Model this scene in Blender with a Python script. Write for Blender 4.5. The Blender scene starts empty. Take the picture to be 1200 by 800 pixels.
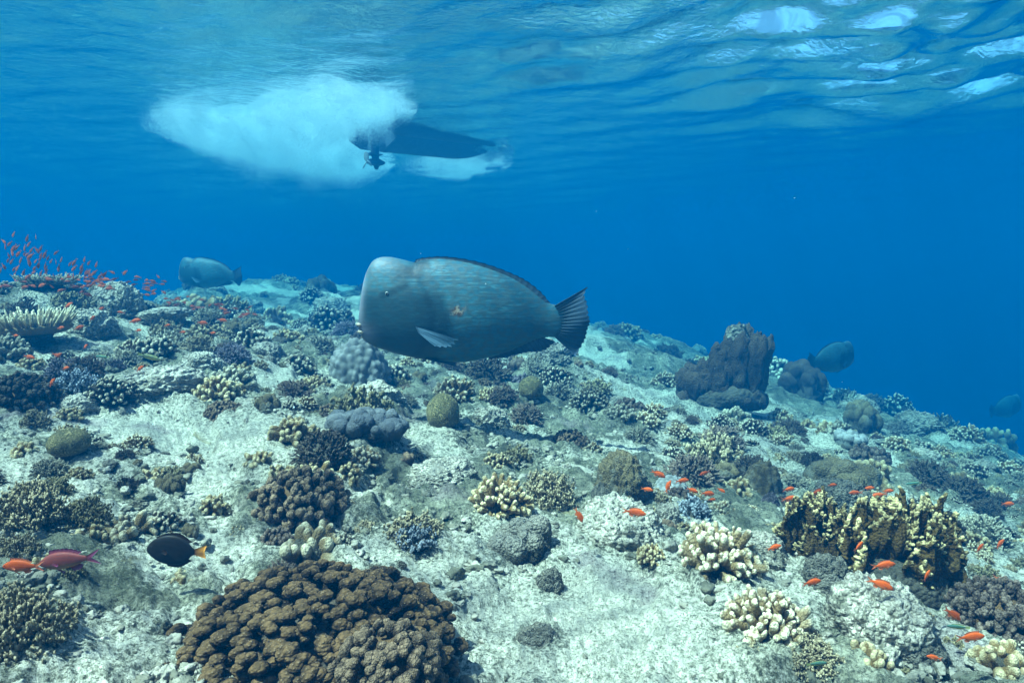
import bpy, math, random
import numpy as np
from mathutils import Vector, Matrix, Euler

C = bpy.context.scene.collection
SC = bpy.context.scene
R = math.radians
random.seed(7)
RNG = np.random.default_rng(7)

# ------------------------------------------------------------------ camera, world, sun, exposure
CAM = np.array((0.0, 0.0, 0.75))
FPX = 782.0                      # focal length in pixels of a 1200 wide picture
PITCH = -5.1
SURF = 3.35                      # height of the water surface
cam_data = bpy.data.cameras.new('camera')
cam_data.sensor_width = 36.0
cam_data.lens = 36.0 * FPX / 1200.0
cam_data.clip_start = 0.02
cam_data.clip_end = 600.0
cam = bpy.data.objects.new('camera', cam_data)
cam.location = CAM
cam.rotation_euler = (R(90 + PITCH), 0, 0)
C.objects.link(cam)
SC.camera = cam

SUN_EL, SUN_AZ = 62.0, -118.0      # azimuth from straight ahead (+y), towards +x
world = bpy.data.worlds.new("World")
SC.world = world
world.use_nodes = True
wn = world.node_tree
sky = wn.nodes.new('ShaderNodeTexSky')
sky.sky_type = 'NISHITA'
sky.sun_disc = False
sky.sun_elevation = R(SUN_EL)
sky.sun_rotation = R(SUN_AZ)
wn.nodes['Background'].inputs['Strength'].default_value = 0.15
wn.links.new(sky.outputs[0], wn.nodes['Background'].inputs['Color'])
sd = bpy.data.lights.new('sun', 'SUN')
sd.energy = 5.0
sd.angle = R(0.5)
sd.color = (1.0, 0.925, 0.87)
sun = bpy.data.objects.new('sun', sd)
sdir = Vector((math.sin(R(SUN_AZ)) * math.cos(R(SUN_EL)), math.cos(R(SUN_AZ)) * math.cos(R(SUN_EL)), math.sin(R(SUN_EL))))
sun.rotation_euler = sdir.to_track_quat('Z', 'Y').to_euler()
sun.location = (0, 4, 9)
C.objects.link(sun)

SC.view_settings.view_transform = 'Standard'
SC.view_settings.look = 'None'
SC.view_settings.gamma = 1.0
SC.view_settings.exposure = 2.02
SC.view_settings.use_curve_mapping = False
cy = SC.cycles
cy.use_denoising = True
try:
    cy.denoiser = 'OPENIMAGEDENOISE'
except Exception:
    pass
cy.max_bounces = 8
cy.diffuse_bounces = 2
cy.glossy_bounces = 2
cy.transmission_bounces = 2
cy.volume_bounces = 2
cy.transparent_max_bounces = 12
cy.sample_clamp_indirect = 6.0
cy.use_adaptive_sampling = True
cy.adaptive_threshold = 0.02
cy.caustics_reflective = False
cy.caustics_refractive = False

# ------------------------------------------------------------------ numpy noise
def _hash(ix, iy, iz, seed):
    h = (ix.astype(np.uint32) * np.uint32(374761393) + iy.astype(np.uint32) * np.uint32(668265263)
         + iz.astype(np.uint32) * np.uint32(2147483647) + np.uint32(seed * 974711 + 13))
    h = (h ^ (h >> np.uint32(13))) * np.uint32(1274126177)
    h = h ^ (h >> np.uint32(16))
    h = h * np.uint32(2246822519)
    return ((h ^ (h >> np.uint32(15))) & np.uint32(0xffffff)).astype(np.float64) / float(0xffffff)

def vnoise(p, seed=0):
    """value noise in -1..1 of an (n,3) array"""
    f = np.floor(p)
    t = p - f
    t = t * t * t * (t * (t * 6 - 15) + 10)
    i = f.astype(np.int64)
    out = 0
    for dx in (0, 1):
        wx = t[:, 0] if dx else 1 - t[:, 0]
        for dy in (0, 1):
            wy = t[:, 1] if dy else 1 - t[:, 1]
            for dz in (0, 1):
                wz = t[:, 2] if dz else 1 - t[:, 2]
                out = out + wx * wy * wz * _hash(i[:, 0] + dx, i[:, 1] + dy, i[:, 2] + dz, seed)
    return out * 2 - 1

def fbm(p, octs=4, seed=0, lac=2.03, gain=0.5):
    a, s, tot = 1.0, 0.0, 0.0
    for k in range(octs):
        s = s + a * vnoise(p, seed + k)
        tot += a
        a *= gain
        p = p * lac + 7.31
    return s / tot

def worley(p, seed=0):
    """distance to the nearest feature point (F1) and to the second (F2)"""
    f = np.floor(p).astype(np.int64)
    d1 = np.full(len(p), 9.0)
    d2 = np.full(len(p), 9.0)
    for dx in (-1, 0, 1):
        for dy in (-1, 0, 1):
            for dz in (-1, 0, 1):
                cx, cy_, cz = f[:, 0] + dx, f[:, 1] + dy, f[:, 2] + dz
                q = np.stack([cx + _hash(cx, cy_, cz, seed), cy_ + _hash(cx, cy_, cz, seed + 91), cz + _hash(cx, cy_, cz, seed + 57)], 1)
                d = np.sqrt(((q - p) ** 2).sum(1))
                d2 = np.minimum(d2, np.maximum(d, d1))
                d1 = np.minimum(d1, d)
    return d1, d2

def sstep(a, b, x):
    t = np.clip((x - a) / (b - a), 0, 1)
    return t * t * (3 - 2 * t)

# ------------------------------------------------------------------ mesh helpers
def make_mesh(name, verts, faces, attrs=None, smooth=True, mat=None):
    """faces: list of (m,k) int arrays (k = 3 or 4)"""
    me = bpy.data.meshes.new(name)
    verts = np.asarray(verts, np.float32)
    if isinstance(faces, np.ndarray):
        faces = [faces]
    faces = [np.asarray(f, np.int32) for f in faces if len(f)]
    loops = np.concatenate([f.ravel() for f in faces])
    sizes = np.concatenate([np.full(len(f), f.shape[1], np.int32) for f in faces])
    starts = np.concatenate([[0], np.cumsum(sizes)[:-1]]).astype(np.int32)
    me.vertices.add(len(verts))
    me.vertices.foreach_set('co', verts.ravel())
    me.loops.add(len(loops))
    me.loops.foreach_set('vertex_index', loops)
    me.polygons.add(len(sizes))
    me.polygons.foreach_set('loop_start', starts)
    me.update(calc_edges=True)
    me.polygons.foreach_set('use_smooth', np.full(len(sizes), smooth, bool))
    for k, v in (attrs or {}).items():
        v = np.asarray(v, np.float32)
        a = me.attributes.new(k, 'FLOAT', 'POINT')
        a.data.foreach_set('value', v)
    if mat:
        me.materials.append(mat)
    me.validate()
    return me

def link(name, me, parent=None, loc=None, rot=None, scale=None):
    o = bpy.data.objects.new(name, me)
    C.objects.link(o)
    if parent:
        o.parent = parent
    if loc is not None:
        o.location = loc
    if rot is not None:
        o.rotation_euler = rot
    if scale is not None:
        o.scale = scale
    return o

def tag(o, label=None, cat=None, group=None, kind=None):
    if label: o['label'] = label
    if cat: o['category'] = cat
    if group: o['group'] = group
    if kind: o['kind'] = kind
    return o

class MB:
    """gathers pieces into one mesh"""
    def __init__(self):
        self.v, self.f3, self.f4, self.n, self.at = [], [], [], 0, {}
    def add(self, v, f3=None, f4=None, **at):
        v = np.asarray(v, float)
        for k in set(self.at) | set(at):
            if k not in self.at:
                self.at[k] = [np.zeros(self.n)] if self.n else []
            x = at.get(k, 0.0)
            self.at[k].append(np.broadcast_to(np.asarray(x, float), (len(v),)))
        if f3 is not None and len(f3): self.f3.append(np.asarray(f3) + self.n)
        if f4 is not None and len(f4): self.f4.append(np.asarray(f4) + self.n)
        self.v.append(v)
        self.n += len(v)
    def verts(self):
        return np.concatenate(self.v)
    def build(self, name, mat, smooth=True, fn=None):
        v = self.verts()
        at = {k: np.concatenate(x) for k, x in self.at.items()}
        if fn: v = fn(v, at)
        fs = []
        if self.f3: fs.append(np.concatenate(self.f3))
        if self.f4: fs.append(np.concatenate(self.f4))
        return make_mesh(name, v, fs, at, smooth, mat)

_ICO = {}
def ico(sub):
    if sub in _ICO: return _ICO[sub]
    t = (1 + 5 ** .5) / 2
    v = [(-1, t, 0), (1, t, 0), (-1, -t, 0), (1, -t, 0), (0, -1, t), (0, 1, t), (0, -1, -t), (0, 1, -t), (t, 0, -1), (t, 0, 1), (-t, 0, -1), (-t, 0, 1)]
    v = [np.array(a) / np.linalg.norm(a) for a in v]
    f = [(0, 11, 5), (0, 5, 1), (0, 1, 7), (0, 7, 10), (0, 10, 11), (1, 5, 9), (5, 11, 4), (11, 10, 2), (10, 7, 6), (7, 1, 8), (3, 9, 4), (3, 4, 2), (3, 2, 6), (3, 6, 8), (3, 8, 9), (4, 9, 5), (2, 4, 11), (6, 2, 10), (8, 6, 7), (9, 8, 1)]
    for _ in range(sub):
        cache, nf = {}, []
        def mid(a, b):
            k = (min(a, b), max(a, b))
            if k not in cache:
                m = v[a] + v[b]
                v.append(m / np.linalg.norm(m))
                cache[k] = len(v) - 1
            return cache[k]
        for a, b, c in f:
            ab, bc, ca = mid(a, b), mid(b, c), mid(c, a)
            nf += [(a, ab, ca), (b, bc, ab), (c, ca, bc), (ab, bc, ca)]
        f = nf
    _ICO[sub] = (np.array(v), np.array(f))
    return _ICO[sub]

def frame_of(d):
    d = np.asarray(d, float)
    d = d / (np.linalg.norm(d) + 1e-12)
    a = np.array((0, 0, 1.0)) if abs(d[2]) < 0.9 else np.array((1.0, 0, 0))
    x = np.cross(a, d); x /= np.linalg.norm(x)
    y = np.cross(d, x)
    return x, y, d

def tube(pts, rad, segs=8, cap=True, tip=None):
    """a tube along pts with radii rad and a rounded end; returns verts, quads, tris, tip attribute"""
    pts = [np.asarray(p, float) for p in pts]
    rad = list(rad)
    tip = list(np.linspace(0, 1, len(pts))) if tip is None else list(tip)
    if cap:
        d = pts[-1] - pts[-2]; d /= np.linalg.norm(d) + 1e-12
        p, r = pts[-1], rad[-1]
        t0 = tip[-1]
        for a, w in ((0.5, .45), (0.8, .75), (0.96, 1.0)):
            pts.append(p + d * r * a); rad.append(r * math.sqrt(1 - a * a)); tip.append(t0 + (max(1.0, t0) - t0) * w)
    n = len(pts)
    ang = np.linspace(0, 2 * math.pi, segs, endpoint=False)
    vs = []
    for i in range(n):
        d = pts[min(i + 1, n - 1)] - pts[max(i - 1, 0)]
        x, y, _ = frame_of(d)
        vs.append(pts[i] + rad[i] * (np.cos(ang)[:, None] * x + np.sin(ang)[:, None] * y))
    v = np.concatenate(vs)
    j = np.arange(segs); k = (j + 1) % segs
    q = np.concatenate([np.stack([i * segs + j, i * segs + k, (i + 1) * segs + k, (i + 1) * segs + j], 1) for i in range(n - 1)])
    v = np.concatenate([v, [pts[-1] + 0]])
    t = np.stack([(n - 1) * segs + j, (n - 1) * segs + k, np.full(segs, n * segs)], 1)
    ta = np.concatenate([np.repeat(tip, segs), [tip[-1]]])
    return v, q, t, ta

def rand_dirs(n, rng, zmin=-0.15, jitter=0.35):
    i = np.arange(n) + 0.5
    z = 1 - (1 - zmin) * i / n
    ph = i * 2.399963 + rng.uniform(0, 6)
    s = np.sqrt(np.clip(1 - z * z, 0, 1))
    d = np.stack([s * np.cos(ph), s * np.sin(ph), z], 1)
    d += rng.normal(0, jitter / math.sqrt(n) * 1.8, d.shape)
    return d / np.linalg.norm(d, axis=1)[:, None]

# ------------------------------------------------------------------ materials
def new_mat(name):
    m = bpy.data.materials.new(name)
    m.use_nodes = True
    nt = m.node_tree
    return m, nt, nt.nodes['Principled BSDF'], nt.nodes['Material Output']

def nd(nt, kind, **kw):
    n = nt.nodes.new(kind)
    for k, v in kw.items():
        if k in n.inputs: n.inputs[k].default_value = v
        else: setattr(n, k, v)
    return n

def mixc(nt, fac, a, b, mode='MIX'):
    n = nt.nodes.new('ShaderNodeMix')
    n.data_type = 'RGBA'; n.blend_type = mode
    def put(sock, x):
        if isinstance(x, bpy.types.NodeSocket): nt.links.new(x, sock)
        elif isinstance(x, (int, float)): sock.default_value = x
        else: sock.default_value = (*x, 1) if len(x) == 3 else x
    put(n.inputs[0], fac); put(n.inputs[6], a); put(n.inputs[7], b)
    return n.outputs[2]

def ramp(nt, src, a, b, va=0.0, vb=1.0):
    n = nt.nodes.new('ShaderNodeMapRange')
    n.interpolation_type = 'SMOOTHSTEP'
    n.inputs[1].default_value = a; n.inputs[2].default_value = b
    n.inputs[3].default_value = va; n.inputs[4].default_value = vb
    nt.links.new(src, n.inputs[0])
    return n.outputs[0]

def noise_node(nt, scale, detail=4, rough=0.55, coord=None, dist=0.0):
    n = nd(nt, 'ShaderNodeTexNoise')
    n.inputs['Scale'].default_value = scale
    n.inputs['Detail'].default_value = detail
    n.inputs['Roughness'].default_value = rough
    n.inputs['Distortion'].default_value = dist
    if coord is not None: nt.links.new(coord, n.inputs['Vector'])
    return n

def bump(nt, height, strength, distance, prev=None):
    b = nt.nodes.new('ShaderNodeBump')
    b.inputs['Strength'].default_value = strength
    b.inputs['Distance'].default_value = distance
    nt.links.new(height, b.inputs['Height'])
    if prev is not None: nt.links.new(prev, b.inputs['Normal'])
    return b.outputs[0]

def attr(nt, name):
    a = nt.nodes.new('ShaderNodeAttribute')
    a.attribute_name = name
    return a.outputs['Fac']

# ------------------------------------------------------------------ the reef's height field
def macro(x, y):
    xl = np.minimum(x, 0); xr = np.maximum(x, 0)
    z = -0.17 * (5 * np.tanh(xl / 5)) - 0.155 * xr - 0.010 * xr ** 2 * np.clip(1.6 - xr / 30, 0.3, 1.6)
    z = z + 0.005 * np.clip(y, -5, 14)
    u = x / np.maximum(y, 0.5)
    # the crest on the left, falling away behind it
    z = z + 0.17 * np.exp(-((x + 3.4) / 1.3) ** 2 - ((y - 4.4) / 0.9) ** 2)
    z = z - 1.25 * sstep(5.0, 8.0, y - 0.35 * (x + 3.0)) * sstep(-0.45, -0.60, u)
    z = z - 0.40 * np.exp(-((u + 0.36) / 0.14) ** 2 - ((y - 9) / 2.4) ** 2) * (y > 0) + -0.12 * np.exp(-((x + 5.2) / 2.6) ** 2 - ((y - 15) / 2.6) ** 2)
    z = z - 0.045 * np.clip(y - 14, 0, 60)
    z = z - 0.05 * np.clip(-2 - y, 0, 20)
    return z

def mid(x, y):
    p = np.stack([x, y, np.zeros_like(x)], 1)
    return 0.085 * fbm(p * 0.75, 2, 3) + 0.035 * fbm(p * 2.7 + 5, 2, 11)

def ground(x, y):
    x = np.atleast_1d(np.asarray(x, float)); y = np.atleast_1d(np.asarray(y, float))
    r = np.sqrt(x * x + y * y)
    led = fbm(np.stack([x, y, 0 * x], 1) * 1.25 + 8, 3, 201)
    steps = 0.045 * sstep(.02, .10, led) + 0.03 * sstep(-.20, -.14, led) + 0.03 * sstep(.22, .28, led) - .045
    return macro(x, y) + mid(x, y) * sstep(0.2, 1.0, r) * (1 + 1.6 * sstep(4, 14, r)) + steps * sstep(1.0, 1.8, r)

CP, SP = math.cos(R(PITCH)), math.sin(R(PITCH))
def ray(px, py):
    """direction with unit depth along the camera axis through a pixel of the 1200 x 800 photograph"""
    a = (px - 600) / FPX; b = (400 - py) / FPX
    return np.array((a, CP - b * SP, SP + b * CP))
def at(px, py, depth):
    return CAM + ray(px, py) * depth
def hit(px, py):
    d = ray(px, py)
    t = np.geomspace(0.5, 60, 2400)
    p = CAM[:, None] + d[:, None] * t
    below = p[2] < ground(p[0], p[1])
    i = int(np.argmax(below)) if below.any() else len(t) - 1
    return p[:, i], t[i]
def project(p):
    q = np.asarray(p, float) - CAM
    dep = q[..., 1] * CP + q[..., 2] * SP
    up = -q[..., 1] * SP + q[..., 2] * CP
    return 600 + FPX * q[..., 0] / dep, 400 - FPX * up / dep, dep

# ------------------------------------------------------------------ seabed
def polar(r0, r1, nr, na_front, na_back, half=58):
    r = np.geomspace(r0, r1, nr)
    f = np.linspace(-half, half, na_front, endpoint=False)
    b = np.linspace(half, 360 - half, na_back, endpoint=False)
    a = np.radians(np.concatenate([f, b]))
    X = r[:, None] * np.sin(a); Y = r[:, None] * np.cos(a)
    na = len(a)
    i, j = np.meshgrid(np.arange(nr - 1), np.arange(na), indexing='ij')
    k = (j + 1) % na
    q = np.stack([i * na + j, (i + 1) * na + j, (i + 1) * na + k, i * na + k], -1).reshape(-1, 4)
    return X.ravel(), Y.ravel(), q[:, ::-1], na

gx, gy, gq, gna = polar(0.25, 95, 640, 860, 90)
gr = np.sqrt(gx * gx + gy * gy)
gz = ground(gx, gy)
P3 = np.stack([gx, gy, np.zeros_like(gx)], 1)
rough = sstep(-0.22, 0.38, fbm(P3 * 1.5 + 3.3, 3, 21) + 0.40 * fbm(P3 * 7.0, 2, 31) + 0.17)
# keep the pale sand of the photograph's open patches
def patch(px, py, r):
    p, _ = hit(px, py)
    return np.exp(-(((gx - p[0]) ** 2 + (gy - p[1]) ** 2) / r ** 2))
for (px, py, rr) in ((700, 770, .34), (640, 720, .22), (110, 770, .16), (300, 500, .3), (190, 455, .22), (780, 720, .25), (500, 760, .12), (880, 480, .5), (740, 460, .5), (210, 500, .25), (800, 590, .1), (560, 640, .12), (1090, 610, .3)):
    rough = rough * (1 - 0.6 * patch(px, py, rr))
rough = np.clip(rough + .3 * sstep(5, 11, gr) * (.6 + fbm(P3 * .9, 2, 47)), 0, 1)
fade = sstep(14, 3, gr) 
w1, w2 = worley(P3 * 9.0 + 0.35 * np.stack([fbm(P3 * 5, 2, 5), fbm(P3 * 5, 2, 6), 0 * gx], 1), 3)
lump = 0.060 * (0.62 - w1) * (0.35 + 0.65 * rough)
w3, w4 = worley(P3 * 27.0 + 0.4 * np.stack([fbm(P3 * 14, 2, 8), fbm(P3 * 14, 2, 9), 0 * gx], 1), 7)
fine = 0.017 * (0.6 - w3) * (0.5 + 0.6 * rough)
rid = -0.030 * rough * np.abs(fbm(P3 * 6.0 + 2, 3, 41)) * 2.2 + 0.02 * rough
grit = 0.010 * fbm(P3 * 60, 3, 51) + 0.006 * fbm(P3 * 22, 2, 53)
pits = -0.02 * sstep(0.28, 0.08, w3) * sstep(0.1, 0.5, fbm(P3 * 4 + 1, 2, 61)) * rough
far = 0.10 * fbm(P3 * 1.6, 3, 71) * sstep(4, 9, gr)
gz = gz + lump + (fine + rid + grit + pits) * fade + far
cav = np.clip(0.5 + 14 * (lump + fine + rid + pits), 0, 1)

def ground_material():
    m, nt, bs, out = new_mat('reef_rock_and_sand')
    tc = nt.nodes.new('ShaderNodeTexCoord').outputs['Object']
    ro = attr(nt, 'rough')
    n1 = noise_node(nt, 9, 5, 0.6, tc).outputs[0]
    n2 = noise_node(nt, 70, 5, 0.75, tc).outputs[0]
    n3 = noise_node(nt, 3.1, 3, 0.5, tc).outputs[0]
    n4 = noise_node(nt, 175, 3, 0.75, tc).outputs[0]
    sand = mixc(nt, ramp(nt, n2, 0.42, 0.63), (0.88, 0.81, 0.65), (0.44, 0.42, 0.32))
    turf = mixc(nt, ramp(nt, n1, 0.35, 0.68), (0.15, 0.155, 0.10), (0.47, 0.45, 0.32))
    turf = mixc(nt, ramp(nt, n2, 0.47, 0.66), turf, (0.06, 0.065, 0.05))
    mask = nt.nodes.new('ShaderNodeMath'); mask.operation = 'ADD'
    nt.links.new(ro, mask.inputs[0])
    n2c = ramp(nt, n2, 0.3, 0.72, -0.28, 0.30)
    nt.links.new(n2c, mask.inputs[1])
    col = mixc(nt, ramp(nt, mask.outputs[0], 0.30, 0.86), sand, turf)
    # pale coralline and mustard stains, dark specks
    col = mixc(nt, ramp(nt, n3, 0.60, 0.72, 0, 0.45), col, (0.36, 0.27, 0.30))
    n5 = noise_node(nt, 5.3, 4, 0.6, tc, 0.8).outputs[0]
    col = mixc(nt, ramp(nt, n5, 0.63, 0.74, 0, 0.7), col, (0.33, 0.27, 0.10))
    col = mixc(nt, ramp(nt, n4, 0.54, 0.64, 0, 0.8), col, (0.06, 0.065, 0.045))
    col = mixc(nt, ramp(nt, n4, 0.40, 0.30, 0, 0.5), col, (0.72, 0.68, 0.60))
    nt.links.new(col, bs.inputs['Base Color'])
    bs.inputs['Roughness'].default_value = 0.95
    bs.inputs['Specular IOR Level'].default_value = 0.15
    b = bump(nt, n2, 1.0, 0.03)
    b = bump(nt, n4, 1.0, 0.012, b)
    nt.links.new(b, bs.inputs['Normal'])
    return m
M_GROUND = ground_material()
# close the sheet under the camera
centre = np.array([[0, 0, float(ground(0, 0)[0])]])
j = np.arange(gna)
fan = np.stack([j, np.full(gna, len(gx)), (j + 1) % gna], 1)
me = make_mesh('seabed', np.concatenate([np.stack([gx, gy, gz], 1), centre]), [gq, fan[:, ::-1]],
               {'rough': np.concatenate([rough, [0.5]])}, True, M_GROUND)
seabed = link('seabed', me)
tag(seabed, 'pale rubbly reef floor of sand and dead coral rock sloping down', 'seabed', kind='structure')

# ------------------------------------------------------------------ water surface
wx, wy, wq, wna = polar(0.5, 95, 420, 620, 60)
wr = np.sqrt(wx * wx + wy * wy)
wz = np.zeros_like(wx)
wrng = np.random.default_rng(5)
for lam, amp, n in ((3.2, .030, 4), (1.7, .022, 5), (0.95, .014, 6), (0.5, .0075, 7)):
    for _ in range(n):
        th = R(58) + wrng.normal(0, 0.55)
        k = 2 * math.pi / (lam * wrng.uniform(.8, 1.25))
        ph = k * (wx * math.sin(th) + wy * math.cos(th)) + wrng.uniform(0, 6.28)
        s = np.sin(ph)
        wz += amp * (s + 0.25 * np.sin(2 * ph + .6)) * sstep(lam * 28, lam * 9, wr)
WP = np.stack([wx, wy, 0 * wx], 1)
wz *= 0.22 + 0.15 * fbm(WP * 0.35, 2, 77) + 1.25 * np.exp(-((wx - 3.6) / 2.2) ** 2 - ((wy - 6.6) / 2.2) ** 2) + 1.35 * np.exp(-((wx - 5.4) / 2.4) ** 2 - ((wy - 9.0) / 2.6) ** 2)
wz += 0.012 * fbm(WP * np.array((2.2, 3.0, 1)), 3, 83) * sstep(20, 6, wr)

# wind ruffles the surface in patches ahead on the right
gust = 0.45 + 4.2 * sstep(0.02, 0.30, fbm(np.stack([wx * .75, wy * .75, 0 * wx + 4.4], 1), 3, 91)) * (np.exp(-((wx - 3.4) / 2.0) ** 2 - ((wy - 6.4) / 1.8) ** 2) + np.exp(-((wx - 5.8) / 2.4) ** 2 - ((wy - 8.6) / 2.0) ** 2) + .5 * np.exp(-((wx + .3) / 1.0) ** 2 - ((wy - 6.4) / 1.0) ** 2))

def water_material():
    m, nt, bs, out = new_mat('water_surface')
    nt.nodes.remove(bs)
    tc = nt.nodes.new('ShaderNodeTexCoord').outputs['Object']
    mp = nt.nodes.new('ShaderNodeMapping'); mp.inputs['Scale'].default_value = (1.15, 1.35, 1.0)
    mp.inputs['Rotation'].default_value = (0, 0, R(-14))
    nt.links.new(tc, mp.inputs[0])
    n1 = noise_node(nt, 2.6, 5, 0.62, mp.outputs[0], 0.6).outputs[0]
    n2 = noise_node(nt, 10, 3, 0.6, mp.outputs[0], 0.5).outputs[0]
    b = bump(nt, n1, 1.0, 0.021)
    gu = nt.nodes.new('ShaderNodeMath'); gu.operation = 'MULTIPLY'
    nt.links.new(n2, gu.inputs[0]); nt.links.new(attr(nt, 'gust'), gu.inputs[1])
    b = bump(nt, gu.outputs[0], 1.0, 0.012, b)
    fr = nd(nt, 'ShaderNodeFresnel'); fr.inputs['IOR'].default_value = 1.333
    nt.links.new(b, fr.inputs['Normal'])
    tr = nd(nt, 'ShaderNodeBsdfTransparent')
    nf = noise_node(nt, 1.9, 3, 0.55, tc, 1.2).outputs[0]
    sb = nt.nodes.new('ShaderNodeMath'); sb.operation = 'SUBTRACT'; sb.inputs[1].default_value = 0.5
    ab = nt.nodes.new('ShaderNodeMath'); ab.operation = 'ABSOLUTE'
    nt.links.new(nf, sb.inputs[0]); nt.links.new(sb.outputs[0], ab.inputs[0])
    nt.links.new(mixc(nt, ramp(nt, ab.outputs[0], 0.0, 0.14), (1, 1, 1), (0.56, 0.56, 0.56)), tr.inputs[0])  # veined tint dapples the sunlight below, standing in for wave-focused caustics
    gl = nd(nt, 'ShaderNodeBsdfGlossy'); gl.inputs['Roughness'].default_value = 0.03
    gl.inputs['Color'].default_value = (0.97, 0.98, 1, 1)
    nt.links.new(b, gl.inputs['Normal'])
    mx = nd(nt, 'ShaderNodeMixShader')
    nt.links.new(fr.outputs[0], mx.inputs[0]); nt.links.new(tr.outputs[0], mx.inputs[1]); nt.links.new(gl.outputs[0], mx.inputs[2])
    nt.links.new(mx.outputs[0], out.inputs['Surface'])
    return m
M_WATER = water_material()
wc = np.array([[0, 0, 0.0]])
j = np.arange(wna)
wfan = np.stack([j, np.full(wna, len(wx)), (j + 1) % wna], 1)[:, ::-1]
wme = make_mesh('water_surface', np.concatenate([np.stack([wx, wy, wz], 1), wc]), [wq, wfan], {'gust': np.concatenate([gust, [0.4]])}, True, M_WATER)
water = link('water_surface', wme, loc=(0, 0, SURF))
tag(water, 'rippled underside of the sea surface with bright glints', 'water surface', kind='structure')

# ------------------------------------------------------------------ the water itself: one closed box of even blue haze
def haze_material():
    m, nt, bs, out = new_mat('haze')
    nt.nodes.remove(bs)
    v = nd(nt, 'ShaderNodeVolumePrincipled')
    v.inputs['Color'].default_value = HAZE_COL
    v.inputs['Absorption Color'].default_value = HAZE_ABS
    v.inputs['Density'].default_value = HAZE_D
    v.inputs['Anisotropy'].default_value = HAZE_G
    nt.links.new(v.outputs[0], out.inputs['Volume'])
    return m
HAZE_COL = (0.0, 0.060, 0.157, 1)
HAZE_ABS = (0.0, 0.310, 0.401, 1)
HAZE_D = 0.165
HAZE_G = 0.0
def haze_box():
    h = 99.0
    z0 = float(gz.min()) - 1.0; z1 = SURF + 0.8
    v = [(x, y, z) for z in (z0, z1) for y in (-h, h) for x in (-h, h)]
    f = np.array([(0, 2, 3, 1), (4, 5, 7, 6), (0, 1, 5, 4), (1, 3, 7, 5), (3, 2, 6, 7), (2, 0, 4, 6)])
    o = link('haze', make_mesh('haze', v, f, None, False, haze_material()))
    tag(o, 'blue sea water fading the reef with distance', 'water', kind='stuff')
haze_box()

# ------------------------------------------------------------------ coral materials
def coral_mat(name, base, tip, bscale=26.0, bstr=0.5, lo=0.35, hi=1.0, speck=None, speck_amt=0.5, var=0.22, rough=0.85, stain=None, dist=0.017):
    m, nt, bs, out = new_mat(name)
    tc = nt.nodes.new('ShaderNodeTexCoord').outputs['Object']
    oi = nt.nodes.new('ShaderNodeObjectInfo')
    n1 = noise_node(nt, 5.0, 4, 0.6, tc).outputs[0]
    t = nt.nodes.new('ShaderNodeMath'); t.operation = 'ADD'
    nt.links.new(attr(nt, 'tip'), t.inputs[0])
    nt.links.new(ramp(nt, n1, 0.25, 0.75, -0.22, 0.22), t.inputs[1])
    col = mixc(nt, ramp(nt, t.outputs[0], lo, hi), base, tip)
    if stain:
        col = mixc(nt, ramp(nt, noise_node(nt, 2.3, 4, 0.65, tc, 0.4).outputs[0], 0.5, 0.66, 0, 0.75), col, stain)
    vo = nd(nt, 'ShaderNodeTexVoronoi'); vo.inputs['Scale'].default_value = bscale
    nt.links.new(tc, vo.inputs['Vector'])
    if speck:
        col = mixc(nt, ramp(nt, vo.outputs['Distance'], 0.30, 0.12, 0, speck_amt), col, speck)
    hsv = nt.nodes.new('ShaderNodeHueSaturation')
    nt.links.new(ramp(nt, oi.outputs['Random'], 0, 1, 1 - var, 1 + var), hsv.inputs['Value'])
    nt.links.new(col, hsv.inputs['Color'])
    nt.links.new(hsv.outputs[0], bs.inputs['Base Color'])
    bs.inputs['Roughness'].default_value = rough
    bs.inputs['Specular IOR Level'].default_value = 0.2
    nv = nt.nodes.new('ShaderNodeMath'); nv.operation = 'SUBTRACT'; nv.inputs[0].default_value = 1.0
    nt.links.new(vo.outputs['Distance'], nv.inputs[1])
    b = bump(nt, nv.outputs[0], bstr, dist)
    b = bump(nt, noise_node(nt, bscale * 1.7, 3, 0.7, tc).outputs[0], 0.5, dist * 0.8, b)
    nt.links.new(b, bs.inputs['Normal'])
    return m

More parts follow.
